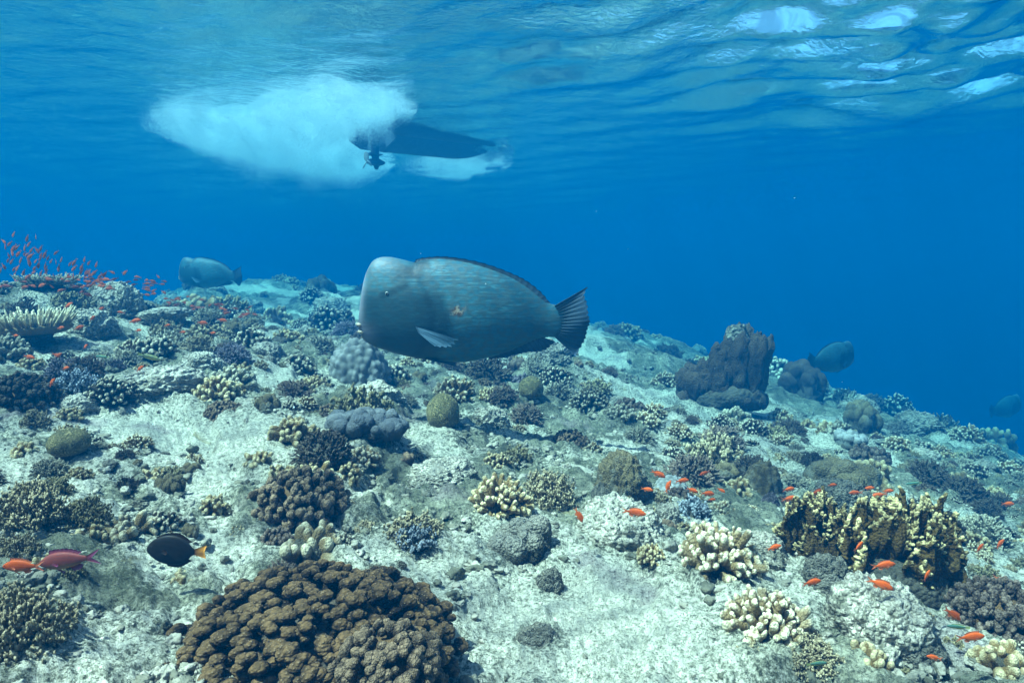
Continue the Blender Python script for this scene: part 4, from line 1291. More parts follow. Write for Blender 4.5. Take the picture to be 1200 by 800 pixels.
def parrot_mat():
    m, nt, bs, out = new_mat('bumphead_skin')
    tc = nt.nodes.new('ShaderNodeTexCoord').outputs['Object']
    mp = nt.nodes.new('ShaderNodeMapping'); mp.inputs['Scale'].default_value = (9, 9, 95)
    nt.links.new(tc, mp.inputs[0])
    st = noise_node(nt, 1.0, 4, .65, mp.outputs[0], .6).outputs[0]
    n = noise_node(nt, 6, 3, .55, tc).outputs[0]
    col = mixc(nt, ramp(nt, n, .3, .7), (0.016, 0.098, 0.142), (0.034, 0.145, 0.185))
    s2 = nt.nodes.new('ShaderNodeMath'); s2.operation = 'MULTIPLY'
    nt.links.new(ramp(nt, st, .50, .64), s2.inputs[0]); nt.links.new(attr(nt, 'sun_streak'), s2.inputs[1])
    col = mixc(nt, s2.outputs[0], col, (0.065, 0.21, 0.25))
    mp2 = nt.nodes.new('ShaderNodeMapping'); mp2.inputs['Scale'].default_value = (38, 1, 62)
    nt.links.new(tc, mp2.inputs[0])
    vo = nd(nt, 'ShaderNodeTexVoronoi'); vo.inputs['Scale'].default_value = 1.0; vo.inputs['Randomness'].default_value = .8
    nt.links.new(mp2.outputs[0], vo.inputs['Vector'])
    col = mixc(nt, ramp(nt, vo.outputs['Distance'], .35, .70, 0, .5), col, (0.07, 0.09, 0.08))
    col = mixc(nt, attr(nt, 'dark'), col, (0.008, 0.034, 0.046))
    col = mixc(nt, attr(nt, 'pale'), col, (0.50, 0.47, 0.56))
    w = nt.nodes.new('ShaderNodeMath'); w.operation = 'MULTIPLY'
    nt.links.new(attr(nt, 'scar'), w.inputs[0]); nt.links.new(ramp(nt, noise_node(nt, 55, 3, .7, tc).outputs[0], .38, .5), w.inputs[1])
    wc_ = mixc(nt, ramp(nt, noise_node(nt, 40, 2, .5, tc).outputs[0], .5, .6), (0.13, 0.05, 0.015), (0.42, 0.32, 0.22))
    sc = mixc(nt, w.outputs[0], col, wc_)
    nt.links.new(sc, bs.inputs['Base Color'])
    bs.inputs['Roughness'].default_value = .55
    bs.inputs['Specular IOR Level'].default_value = .35
    b = bump(nt, vo.outputs['Distance'], .25, .004)
    nt.links.new(bump(nt, st, .12, .006, b), bs.inputs['Normal'])
    return m
M_PARROT = parrot_mat()
M_PFIN = plain_mat('bumphead_fin', (0.045, 0.075, 0.095), .6, .25, (0.02, 0.05, 0.09), .55)
M_PPEC = plain_mat('bumphead_pectoral', (0.09, 0.17, 0.24), .7, .2, (0.012, 0.045, 0.075), .5)
M_BEAK = plain_mat('beak', (0.40, 0.33, 0.24), .4, .4)
M_EYE = plain_mat('eye', (0.02, 0.02, 0.02), .15, .6)
M_IRIS = plain_mat('pale_iris', (0.30, 0.32, 0.30), .3, .5)

def zc(x, z):       # from the close-up of the photograph to fish lengths
    return (x - 80) / 1010.0, (390 - z) / 1010.0
def seg_dist(v, a, b):
    a, b = np.array(a), np.array(b)
    p = v[:, [0, 2]]
    t = np.clip(((p - a) @ (b - a)) / ((b - a) @ (b - a)), 0, 1)
    return np.linalg.norm(p - (a + t[:, None] * (b - a)), axis=1)
def paint_parrot(scar):
    def f(v):
        x, z = v[:, 0], v[:, 2]
        nz = fbm(np.stack([x * 9, v[:, 1] * 9, z * 9], 1), 3, 5)
        front = np.exp(-((x - .012 - .06 * np.clip(z - .10, 0, 1)) / .022) ** 2) * sstep(-.08, .12, z)
        bumpt = .35 * sstep(.20, .29, z) * sstep(.24, .10, x)
        chin = .30 * np.exp(-((x - .03) / .05) ** 2 - ((z + .04) / .04) ** 2)
        dark = .8 * np.exp(-((seg_dist(v, (.29, .265), (.20, .215)) + .015 * nz) / .034) ** 2) + .9 * np.exp(-(seg_dist(v, (.22, .165), (.12, .13)) / .012) ** 2)
        cheek = .75 * sstep(.30, .25, np.hypot((x - .13) * 1.0, (z - .03) * 1.0) + .02 * nz) * sstep(.17, .10, z)
        gill = .4 * np.exp(-((np.hypot(x - .09, z - .04) - .235 + .012 * nz) / .014) ** 2) * (x > .1)
        mouth = .9 * np.exp(-(seg_dist(v, (.0, .0), (.060, -.014)) / .011) ** 2)
        sc = np.exp(-(((x - .437) / .022) ** 2 + ((z - .062) / .017) ** 2)) * (v[:, 1] < 0) if scar else 0 * x
        sun_streak = sstep(.16, .30, x) * sstep(.86, .55, x) * sstep(-.03, .06, z)  # upper flank mask for painted lighter lines, imitating sunlit scale sheen
        back = .4 * sstep(.45, .75, x) + .3 * sstep(.12, .0, .27 - z) * sstep(.3, .4, x)
        return {'pale': np.clip((front * .55 + bumpt * .4) * (.8 + .5 * nz) + chin * 1.2, 0, 1), 'dark': np.clip(dark + cheek + gill + mouth + back * .6, 0, 1), 'scar': np.clip(sc * 2.2, 0, 1), 'sun_streak': np.clip(sun_streak + .25, 0, 1)}
    return f
PC = [(80, 378, 408, 6), (84, 330, 432, 30), (92, 272, 448, 46), (104, 205, 462, 60), (120, 155, 474, 70), (146, 113, 488, 80), (182, 97, 501, 88), (230, 97, 516, 98), (285, 109, 530, 106),
      (330, 119, 538, 110), (362, 110, 543, 112), (450, 105, 555, 114), (550, 119, 556, 108), (650, 146, 536, 92), (740, 181, 508, 70), (800, 215, 482, 52), (855, 256, 458, 36), (905, 294, 446, 26), (950, 306, 446, 18), (985, 322, 430, 7)]
PC = [(*zc(x, 0)[:1], zc(0, t)[1], zc(0, b)[1], w * .9 / 1010.0) for x, t, b, w in PC]
def L3(pts, y=0.0):
    return [(zc(x, z)[0], y, zc(x, z)[1]) for x, z in pts]
PMESH = {}
def parrotfish(loc, length, yaw, roll, label, scar=False, swim=0.0):
    key = 'scarred' if scar else 'plain'
    if key not in PMESH:
        PMESH[key] = fish_body('body', PC, M_PARROT, 150, 72, 1.95, paint_parrot(scar))
    if 'fins' not in PMESH:
        tail = fin_mesh('tail_fin', L3([(938, 308), (955, 340), (962, 385), (955, 425), (938, 444)]), L3([(1082, 226), (1068, 262), (1079, 300), (1084, 345), (1092, 380), (1082, 412), (1076, 450), (1058, 486), (1032, 532)]), M_PFIN, 12, 46, .010, .012, .03, 2)
        dorsal = fin_mesh('dorsal_fin', L3([(325, 124), (362, 114), (450, 109), (550, 123), (650, 150), (740, 185), (800, 219), (860, 262), (900, 296)]), L3([(332, 108), (366, 99), (452, 94), (552, 106), (655, 131), (748, 166), (812, 197), (876, 246), (922, 300)]), M_PFIN, 5, 60, .006, .003, .10, 3)
        anal = fin_mesh('anal_fin', L3([(640, 532), (720, 508), (790, 482), (850, 456), (890, 446)]), L3([(655, 545), (740, 530), (820, 512), (890, 506), (944, 466)]), M_PFIN, 7, 40, .006, .006, .06, 4)
        pec = fin_mesh('pectoral_fin', [(.260, -.104, -.002), (.266, -.106, -.016), (.272, -.104, -.030)], [(.44, -.150, -.050), (.405, -.146, -.082), (.345, -.136, -.084)], M_PPEC, 9, 16, .004, .004, .06, 5, (.1, -.9, .25))
        pelv = fin_mesh('pelvic_fin', [(.29, -.03, -.145), (.31, -.035, -.150), (.33, -.03, -.152)], [(.415, -.05, -.175), (.425, -.055, -.168), (.42, -.05, -.160)], M_PFIN, 7, 14, .005, 0, .05, 6, (0, 1, .2))
        sv, sf = ico(3)
        beak_u = make_mesh('beak', sv * (.022, .048, .011) + (.010, 0, .001), [sf], {'tip': sv[:, 2]}, True, M_BEAK)
        beak_l = make_mesh('beak', sv * (.022, .044, .012) + (.016, 0, -.030), [sf], {'tip': sv[:, 2]}, True, M_BEAK)
        iris = make_mesh('eye', sv * (.0075, .003, .0072), [sf], {'tip': sv[:, 2]}, True, M_IRIS)
        pupil = make_mesh('pupil', sv * (.0045, .002, .0045), [sf], {'tip': sv[:, 2]}, True, M_EYE)
        PMESH['fins'] = [tail, dorsal, anal]
        PMESH['pair'] = [pec, pelv]
        PMESH['beak'] = [beak_u, beak_l]
        PMESH['eye'] = (iris, pupil)
    root = bpy.data.objects.new('bumphead_parrotfish', None)
    C.objects.link(root)
    link('body', PMESH[key], root)
    for me in PMESH['fins']: link(me.name.split('.')[0], me, root)
    for me in PMESH['pair']:
        for s in (1, -1):
            link(me.name.split('.')[0], me, root, scale=(1, s, 1))
    for me in PMESH['beak']: link('beak', me, root)
    ex, ez = zc(220, 252)
    for s in (1, -1):
        K = crom(PC, 400); i = int(np.argmin(abs(K[:, 0] - ex)))
        mz, hz = (K[i, 1] + K[i, 2]) / 2, (K[i, 1] - K[i, 2]) / 2
        yy = K[i, 3] * (1 - min(1, abs((ez - mz) / hz)) ** 2.15) ** (1 / 2.15)
        e = link('eye', PMESH['eye'][0], root, (ex, -s * (yy + .001), ez))
        link('pupil', PMESH['eye'][1], e, (0, -s * .0018, 0))
    root.scale = (length,) * 3
    root.rotation_euler = Euler((roll, 0, yaw))
    Rm = root.rotation_euler.to_matrix()
    root.location = Vector(loc) - Rm @ Vector((.5 * length, 0, .03 * length))
    tag(root, label, 'fish', 'bumphead parrotfish over the reef')
    return root
parrotfish(at(555.5, 372, 3.1), 1.068, 0, 0, 'huge grey-green bumphead fish nearest of its kind, swimming over the reef', True)
parrotfish(at(247, 322, 9.6), .97, R(-8), 0, 'distant blue-shadowed bumphead fish hovering beyond the red school at the crest')
parrotfish(at(973, 421, 8.6), 0.86, R(180 + 28), 0, 'distant bumphead fish with pale forehead swimming behind the smaller pillar coral')
parrotfish(at(1177, 478, 13.0), 0.95, R(180 + 25), 0, 'faintest bumphead fish almost lost in blue water above the far slope')

def skin(name, c1, c2, belly=None, rough=.5):
    m, nt, bs, out = new_mat(name)
    g = nt.nodes.new('ShaderNodeTexCoord').outputs['Generated']
    sp = nt.nodes.new('ShaderNodeSeparateXYZ'); nt.links.new(g, sp.inputs[0])
    n = noise_node(nt, 7, 3, .6, g).outputs[0]
    col = mixc(nt, ramp(nt, n, .35, .65), c1, c2)
    if belly: col = mixc(nt, ramp(nt, sp.outputs[2], .45, .12), col, belly)
    oi = nt.nodes.new('ShaderNodeObjectInfo')
    h = nt.nodes.new('ShaderNodeHueSaturation')
    nt.links.new(ramp(nt, oi.outputs['Random'], 0, 1, .75, 1.2), h.inputs['Value']); nt.links.new(col, h.inputs['Color'])
    nt.links.new(h.outputs[0], bs.inputs['Base Color'])
    bs.inputs['Roughness'].default_value = rough
    bs.inputs['Specular IOR Level'].default_value = 0.15
    return m
M_ORANGE = skin('orange_fish_skin', (0.78, 0.125, 0.015), (0.68, 0.09, 0.012), (0.80, 0.22, 0.06))
M_ORFIN = plain_mat('orange_fin', (0.75, 0.15, 0.03), .5, .3, (0.75, 0.20, 0.10), .2)
M_MAROON = skin('maroon_fish_skin', (0.24, 0.048, 0.035), (0.18, 0.045, 0.04), (0.36, 0.17, 0.06))
M_MAFIN = plain_mat('maroon_fin', (0.28, 0.05, 0.05), .5, .3, (0.25, 0.05, 0.14), .2)
M_BLACK = skin('black_fish_skin', (0.010, 0.008, 0.007), (0.016, 0.012, 0.010))
M_BLFIN = plain_mat('black_fin', (0.010, 0.008, 0.007), .6, .2, (0.03, 0.012, 0.006), .2)
M_BLTAIL = plain_mat('orange_tail', (0.16, 0.06, 0.015), .6, .2, (0.75, 0.30, 0.05), .2)
M_GREEN = skin('green_fish_skin', (0.12, 0.26, 0.17), (0.06, 0.13, 0.12), (0.55, 0.50, 0.12))
M_YELLOW = skin('yellow_fish_skin', (0.40, 0.40, 0.12), (0.10, 0.14, 0.12), (0.65, 0.55, 0.10))
M_WRFIN = plain_mat('wrasse_fin', (0.35, 0.38, 0.14), .6, .2)

AC = [(0, .003, -.012, .003), (.015, .022, -.028, .020), (.06, .062, -.058, .042), (.15, .110, -.098, .058), (.28, .146, -.128, .064), (.42, .148, -.132, .060), (.56, .118, -.105, .045), (.68, .072, -.066, .028), (.77, .044, -.040, .014), (.80, .040, -.036, .008)]
SCt = [(0, .01, -.03, .004), (.02, .05, -.06, .022), (.07, .12, -.115, .040), (.18, .205, -.19, .055), (.34, .255, -.24, .060), (.52, .245, -.235, .052), (.66, .18, -.17, .036), (.75, .085, -.08, .018), (.80, .05, -.048, .009)]
WC = [(0, .0, -.008, .003), (.02, .016, -.022, .016), (.10, .058, -.055, .040), (.28, .092, -.085, .052), (.50, .088, -.080, .045), (.68, .060, -.056, .028), (.80, .036, -.034, .010)]
def small_fish(kind):
    """meshes of one kind of small fish: body first, then named fins"""
    sv, sf = ico(2)
    eye = lambda x, z, r: make_mesh('eye', sv * (r, r * .5, r), [sf], None, True, M_EYE)
    if kind in ('orange', 'maroon'):
        bm, fm = (M_ORANGE, M_ORFIN) if kind == 'orange' else (M_MAROON, M_MAFIN)
        return {'body': fish_body('body', AC, bm, 40, 20),
                'tail_fin': fin_mesh('tail_fin', [(.775, 0, .036), (.785, 0, 0), (.775, 0, -.034)], [(1.03, 0, .135), (.93, 0, .05), (.875, 0, 0), (.93, 0, -.05), (1.01, 0, -.125)], fm, 7, 20, .006, .006),
                'dorsal_fin': fin_mesh('dorsal_fin', [(.19, 0, .122), (.35, 0, .146), (.52, 0, .125), (.66, 0, .078)], [(.20, 0, .20), (.37, 0, .205), (.56, 0, .185), (.73, 0, .11)], fm, 4, 24, .005, .003, .12),
                'anal_fin': fin_mesh('anal_fin', [(.50, 0, -.115), (.58, 0, -.098), (.66, 0, -.072)], [(.55, 0, -.185), (.66, 0, -.165), (.72, 0, -.095)], fm, 4, 12, .005, .002, .1),
                'pelvic_fin': fin_mesh('pelvic_fin', [(.26, 0, -.125), (.29, 0, -.13), (.32, 0, -.13)], [(.38, 0, -.205), (.40, 0, -.20), (.41, 0, -.185)], fm, 4, 8, .004),
                'pectoral_fin': fin_mesh('pectoral_fin', [(.245, -.060, .0), (.25, -.062, -.015), (.252, -.060, -.03)], [(.37, -.10, -.005), (.385, -.105, -.03), (.36, -.10, -.055)], fm, 4, 8, .003, 0, 0, 3, (0, 1, .2)),
                'eye': eye(.085, .022, .020), 'eye_at': (.085, .042, .020)}
    if kind == 'black':
        return {'body': fish_body('body', SCt, M_BLACK, 50, 28),
                'tail_fin': fin_mesh('tail_fin', [(.785, 0, .045), (.79, 0, 0), (.785, 0, -.043)], [(1.0, 0, .125), (.975, 0, .04), (.97, 0, -.02), (.99, 0, -.105)], M_BLTAIL, 7, 20, .006, .004),
                'dorsal_fin': fin_mesh('dorsal_fin', [(.16, 0, .185), (.34, 0, .25), (.52, 0, .24), (.70, 0, .14)], [(.17, 0, .215), (.35, 0, .295), (.56, 0, .295), (.765, 0, .165)], M_BLFIN, 4, 30, .005, .002, .06),
                'anal_fin': fin_mesh('anal_fin', [(.34, 0, -.235), (.52, 0, -.23), (.70, 0, -.13)], [(.36, 0, -.275), (.56, 0, -.28), (.765, 0, -.155)], M_BLFIN, 4, 24, .005, .002, .06),
                'pectoral_fin': fin_mesh('pectoral_fin', [(.24, -.055, .02), (.25, -.058, 0), (.25, -.055, -.02)], [(.37, -.085, .03), (.39, -.09, -.01), (.36, -.085, -.05)], M_BLFIN, 4, 8, .003, 0, 0, 3, (0, 1, 0)),
                'eye': eye(.085, .03, .020), 'eye_at': (.095, .042, .055)}
    bm = M_GREEN if kind == 'green' else M_YELLOW
    return {'body': fish_body('body', WC, bm, 36, 16),
            'tail_fin': fin_mesh('tail_fin', [(.785, 0, .034), (.79, 0, 0), (.785, 0, -.032)], [(.99, 0, .075), (1.0, 0, .0), (.985, 0, -.07)], M_WRFIN, 5, 12, .005),
            'dorsal_fin': fin_mesh('dorsal_fin', [(.20, 0, .078), (.45, 0, .09), (.72, 0, .05)], [(.22, 0, .115), (.47, 0, .125), (.76, 0, .08)], M_WRFIN, 3, 16, .004),
            'anal_fin': fin_mesh('anal_fin', [(.42, 0, -.083), (.56, 0, -.075), (.72, 0, -.048)], [(.45, 0, -.115), (.60, 0, -.108), (.75, 0, -.072)], M_WRFIN, 3, 12, .004),
            'eye': eye(.08, .02, .016), 'eye_at': (.08, .033, .016)}
FISH = {}
def fish(kind, px, py, depth, length_px, face, label, tilt=0.0, turn=0.0, group=None):
    """face -1 swims to the left, +1 to the right; tilt lifts the nose; turn points it away from the camera"""
    if kind not in FISH: FISH[kind] = small_fish(kind)
    F = FISH[kind]
    L = length_px / FPX * depth / max(.5, math.cos(turn))
    root = link('%s_fish' % {'orange': 'orange', 'maroon': 'maroon', 'black': 'black', 'green': 'green', 'yellow': 'yellow'}[kind], F['body'])
    for k in F:
        if k in ('body', 'eye', 'eye_at'): continue
        if k == 'pectoral_fin':
            for s in (1, -1): link(k, F[k], root, scale=(1, s, 1))
        else:
            link(k, F[k], root)
    for s in (1, -1):
        x, y, z = F['eye_at']
        link('eye', F['eye'], root, (x, s * y, z))
    yaw = (0 if face < 0 else math.pi) + (-turn if face < 0 else turn)
    rot = Matrix.Rotation(yaw, 3, 'Z') @ Matrix.Rotation(tilt, 3, 'Y')
    root.rotation_euler = rot.to_euler()
    root.scale = (L, L, L)
    root.location = Vector(at(px, py, depth)) - rot @ Vector((.5 * L, 0, 0))
    tag(root, label, 'fish', group)
    return root

fish('orange', 27, 663, 1.28, 48, -1, 'bright orange fish swimming nose to the edge, just ahead of the maroon fish', 0, 0)
fish('maroon', 81, 656, 1.34, 72, -1, 'maroon fish with lyre tail, following the bright orange fish over soft coral', R(-7), 0)
fish('black', 207, 645, 1.45, 70, -1, 'black oval surgeonfish with orange tail hovering above the pale sand', R(4), 0)
fish('yellow', 175, 418, 3.0, 26, 1, 'slim yellow-and-dark fish gliding past the round cream coral', R(-18), .2)
fish('green', 1123, 734, 1.45, 26, -1, 'slim green fish under the orange fish over the purple-brown coral', R(3), .1)
fish('green', 386, 584, 2.1, 20, -1, 'slim green fish nosing into the grey-brown coral dome', R(-50), .1)
fish('green', 1071, 566, 3.0, 18, -1, 'pale green fish hovering beside the black shaggy bush', R(-8), .1)
fish('green', 957, 777, 1.25, 26, 1, 'faint green fish resting over the low beige soft coral patch', R(2), .1)
fish('green', 120, 418, 3.2, 18, -1, 'bluish green fish near the grey-brown fuzzy bush', R(4), .1)

# orange fish one can tell apart by what they swim beside
ONE = [(826, 554, 14, -20, -1), (799, 563, 17, 6, 1), (783, 570, 16, 70, 1), (811, 574, 16, -24, 1), (829, 578, 18, -8, 1), (845, 574, 11, -30, 1), (834, 585, 10, 0, 1), (771, 555, 20, -26, 1), (758, 573, 15, -10, 1), (678, 603, 20, -62, 1),
       (743, 600, 27, -3, 1), (924, 573, 16, 4, 1), (925, 584, 19, 8, 1), (957, 577, 20, 0, 1), (975, 568, 12, 0, 1), (1003, 577, 16, -4, -1), (1017, 572, 15, 10, 1), (1030, 580, 19, -20, -1), (1040, 575, 14, 6, 1), (953, 587, 12, 20, 1),
       (958, 612, 24, 2, 1), (945, 621, 16, 16, 1), (907, 641, 17, 24, 1), (1006, 640, 16, 34, 1), (1050, 643, 17, 14, 1), (1035, 662, 28, 10, 1), (1086, 674, 15, 62, 1), (1031, 684, 32, -20, 1), (951, 682, 24, 8, 1), (1118, 650, 24, 22, 1),
       (1148, 642, 14, 50, 1), (1172, 637, 14, 58, 1), (1173, 679, 19, -22, 1), (1167, 704, 30, -4, 1), (1195, 698, 22, 20, 1), (1116, 719, 27, -36, 1), (1137, 746, 34, 5, 1), (1095, 770, 18, 10, -1), (1181, 590, 16, -2, 1),
       (66, 416, 12, -24, 1), (34, 418, 14, -16, 1), (68, 417, 11, 40, 1), (77, 431, 9, 14, 1), (61, 448, 13, 50, 1), (2, 446, 12, 0, 1), (164, 432, 12, 36, 1), (71, 384, 10, 8, 1), (92, 384, 12, 22, 1), (100, 406, 8, 40, 1), (162, 387, 9, 6, 1), (237, 378, 13, -6, 1), (260, 375, 12, -10, 1),
       (214, 389, 8, 0, 1), (18, 393, 8, 0, 1), (249, 390, 8, 4, 1), (196, 381, 8, 10, 1), (80, 358, 12, 35, 1), (118, 362, 10, 20, 1), (108, 373, 10, 40, 1), (142, 366, 9, 10, -1), (158, 376, 15, 12, 1)]
orng = np.random.default_rng(9)
for (px, py, ln, tl, fc) in ONE:
    _, dg = hit(px, min(py + 12, 790))
    dep = dg * (.84 if px > 600 else .9)
    lab = by_landmarks(('small ' if ln < 16 else '') + 'orange fish', px, py)
    fish('orange', px, py, dep, ln, fc, lab, R(tl), orng.normal(0, .18), 'orange fish over the corals')

# the school streaming over the crest: nothing tells its members apart
def school():
    sv = small_fish('orange')
    co, nf, off = [], [], 0
    mb = MB()
    for k in ('body', 'tail_fin', 'dorsal_fin'):
        me = sv[k]
        a = np.empty(len(me.vertices) * 3, np.float32); me.vertices.foreach_get('co', a)
        tri = [list(p.vertices) for p in me.polygons]
        mb.add(a.reshape(-1, 3), [t for t in tri if len(t) == 3] or None, [t for t in tri if len(t) == 4] or None, tip=0)
    me = mb.build('red_fish', skin('red_fish_skin', (0.48, 0.10, 0.03), (0.30, 0.05, 0.03), (0.5, 0.16, 0.06)))
    rng = np.random.default_rng(12)
    pts = [(16, 274.5), (32, 279), (42, 277), (4, 283), (6, 288), (11.5, 285.5), (16.5, 290.5), (20, 290), (34, 286), (29, 290), (37, 293), (43, 293), (48, 291), (10, 299), (10, 304.5), (22, 297), (29, 297), (32, 298), (36, 300), (48, 299), (53, 298), (42, 306), (47.5, 303), (56.5, 302), (60, 306), (65.5, 306.5), (66, 296), (72, 304), (82.5, 309), (87.5, 307), (99, 304), (104.5, 308), (113, 310), (96, 313), (69, 314), (17, 315), (20.5, 314), (4, 312), (41, 314), (63, 324), (73, 327), (55.5, 326), (48, 320), (77, 321), (86, 322.5), (91.5, 328), (101, 325.5), (111.5, 319), (113.5, 329.5), (119, 327), (107.5, 334), (83, 331), (80, 325), (40, 319), (34, 324), (28, 319), (28, 330), (50, 334), (72, 340), (30, 336), (96, 342), (145, 320), (120, 332), (132, 333), (160, 328), (135, 327), (148, 332), (3, 345), (76, 346), (104, 330), (120, 322), (131, 319), (24, 305), (14, 296)]
    for _ in range(34):
        x = rng.uniform(0, 130); pts.append((x, rng.uniform(292 + .22 * x, 338)))
    for _ in range(46):
        x = rng.uniform(95, 205); pts.append((x, 330 + .08 * (x - 95) + rng.normal(0, 7)))
    for _ in range(34):
        x = rng.uniform(195, 300); pts.append((x, 352 + .16 * (x - 195) + rng.normal(0, 5)))
    for px, py in pts:
        d = rng.uniform(3.9, 5.0) + (.6 if px > 130 else 0)
        L = rng.uniform(.040, .066)
        steep = px < 125 and py < 325
        tl = R(rng.uniform(-80, -40) if steep else rng.uniform(-35, 15))
        face = -1 if rng.random() < (.85 if steep else .5) else 1
        rot = Matrix.Rotation((0 if face < 0 else math.pi) + rng.normal(0, .35), 3, 'Z') @ Matrix.Rotation(tl, 3, 'Y')
        o = link('red_fish', me, None, Vector(at(px, py, d)) - rot @ Vector((.5 * L, 0, 0)), rot.to_euler(), (L, L, L))
        tag(o, 'tiny red fish of the dense school streaming over the reef crest', 'fish', 'school of red fish over the crest')
school()

# ------------------------------------------------------------------ the boat overhead and its foam
M_HULL = plain_mat('boat_hull', (0.12, 0.16, 0.20), .5, .3)
M_TUBE = plain_mat('boat_tube', (0.11, 0.12, 0.135), .6, .3)
M_MOTOR = plain_mat('outboard_paint', (0.07, 0.085, 0.10), .4, .4)
M_STEEL = plain_mat('propeller_metal', (0.30, 0.29, 0.27), .35, .5)
def boat(loc, yaw):
    root = bpy.data.objects.new('inflatable_boat', None); C.objects.link(root)
    root.location = loc; root.rotation_euler = (R(-4), R(-3), yaw)
    # V hull, bow towards +x
    xs = np.linspace(-1.55, 1.65, 26); n = 13
    rows = []
    for x in xs:
        f = (x + 1.55) / 3.2
        hb = .62 * (1 - max(0, (f - .55) / .45) ** 2.2) + .02
        keel = -.30 + .34 * max(0, (f - .55) / .45) ** 2
        t = np.linspace(-1, 1, n)
        rows.append(np.stack([np.full(n, x), t * hb, keel + (0.10 - keel) * np.abs(t) ** 1.3], 1))
    v = np.concatenate(rows)
    m = len(xs)
    i, j = np.meshgrid(np.arange(m - 1), np.arange(n - 1), indexing='ij')
    q = np.stack([i * n + j, i * n + j + 1, (i + 1) * n + j + 1, (i + 1) * n + j], -1).reshape(-1, 4)
    deck = v.copy(); deck[:, 2] = .13
    rim = [(a, a + 1, a + 1 + len(v), a + len(v)) for a in range(n - 1)] 
    side = [(a * n, (a + 1) * n, (a + 1) * n + len(v), a * n + len(v)) for a in range(m - 1)] + [(a * n + n - 1, (a + 1) * n + n - 1, (a + 1) * n + n - 1 + len(v), a * n + n - 1 + len(v)) for a in range(m - 1)]
    link('hull', make_mesh('hull', np.concatenate([v, deck]), [np.concatenate([q[:, ::-1], q + len(v), np.array(rim), np.array(side)])], None, True, M_HULL), root)
    for s in (1, -1):
        pts = [(-1.85, .68 * s, .12)] + [(x, .68 * s * (1 - max(0, (x - .4) / 1.5) ** 2.3) + .001, .12 + .16 * max(0, (x - .4) / 1.5) ** 2) for x in np.linspace(-1.6, 1.9, 16)]
        tv, tq, tt, ta = tube(pts, [.10, .22] + [.23] * 13 + [.21, .17], 18, True)
        link('side_tube', make_mesh('side_tube', tv, [tq, tt], None, True, M_TUBE), root)
    tr = [(-1.58, y, z) for y, z in ((-.6, -.12), (0, -.29), (.6, -.12), (.6, .34), (-.6, .34))]
    tr += [(-1.52, y, z) for _, y, z in tr]
    link('transom', make_mesh('transom', tr, [np.array([(0, 1, 6, 5), (1, 2, 7, 6), (2, 3, 8, 7), (3, 4, 9, 8), (4, 0, 5, 9), (0, 4, 3, 2), (5, 7, 8, 9)]), np.array([(0, 2, 1), (5, 6, 7)])], None, False, M_HULL), root)
    mot = bpy.data.objects.new('outboard_motor', None); C.objects.link(mot); mot.parent = root; mot.location = (-1.72, 0, 0)
    sv, sf = ico(3)
    link('cowling', make_mesh('cowling', np.sign(sv) * np.abs(sv) ** .7 * (.20, .15, .19) + (0, 0, .42), [sf], None, True, M_MOTOR), mot)
    tv, tq, tt, ta = tube([(.02, 0, .3), (0, 0, 0), (-.02, 0, -.35), (-.02, 0, -.62)], [.10, .085, .08, .05], 12, True)
    tv = tv * (1.25, .62, 1)
    link('leg', make_mesh('leg', tv, [tq, tt], None, True, M_MOTOR), mot)
    tv, tq, tt, ta = tube([(.18, 0, -.52), (.06, 0, -.52), (-.14, 0, -.52), (-.20, 0, -.52)], [.03, .075, .07, .05], 12, True)
    link('gearcase', make_mesh('gearcase', tv, [tq, tt], None, True, M_MOTOR), mot)
    pb = MB()
    for k in range(3):
        a = k * 2.094
        fv = sv * (.016, .055, .10) + (0, 0, .10)
        c, s_ = math.cos(.6), math.sin(.6)
        fv = fv @ np.array(((c, s_, 0), (-s_, c, 0), (0, 0, 1)))
        ca, sa = math.cos(a), math.sin(a)
        fv = fv @ np.array(((1, 0, 0), (0, ca, sa), (0, -sa, ca)))
        pb.add(fv + (-.24, 0, -.52), sf)
    link('propeller', pb.build('propeller', M_STEEL), mot)
    pv = np.array([(-.22, -.12, -.36), (.12, -.07, -.36), (.12, .07, -.36), (-.22, .12, -.36)]); pv = np.concatenate([pv, pv - (0, 0, .015)])
    link('cavitation_plate', make_mesh('cavitation_plate', pv, [np.array([(0, 1, 2, 3), (7, 6, 5, 4), (0, 4, 5, 1), (1, 5, 6, 2), (2, 6, 7, 3), (3, 7, 4, 0)])], None, False, M_MOTOR), mot)
    tag(root, 'dark underside of a small inflatable motorboat at the surface ahead of its wake', 'boat')
    return root
BOAT = np.array((-1.34, 12.8, SURF - .03))
boat(BOAT, R(44)).scale = (.84, .84, .84)

def foam_mat():
    m, nt, bs, out = new_mat('foam')
    nt.nodes.remove(bs)
    d = nd(nt, 'ShaderNodeBsdfDiffuse'); d.inputs[0].default_value = (.80, .93, .98, 1)
    t = nd(nt, 'ShaderNodeBsdfTranslucent'); t.inputs[0].default_value = (.80, .93, .98, 1)
    x = nd(nt, 'ShaderNodeMixShader'); x.inputs[0].default_value = .5
    nt.links.new(d.outputs[0], x.inputs[1]); nt.links.new(t.outputs[0], x.inputs[2]); nt.links.new(x.outputs[0], out.inputs['Surface'])
    return m
M_FOAM = foam_mat()
def in_poly(x, y, poly):
    r = np.zeros(len(x), bool)
    n = len(poly)
    for i in range(n):
        (x0, y0), (x1, y1) = poly[i], poly[(i + 1) % n]
        if y0 == y1: continue
        c = ((y0 > y) != (y1 > y)) & (x < (x1 - x0) * (y - y0) / (y1 - y0) + x0)
        r ^= c
    return r
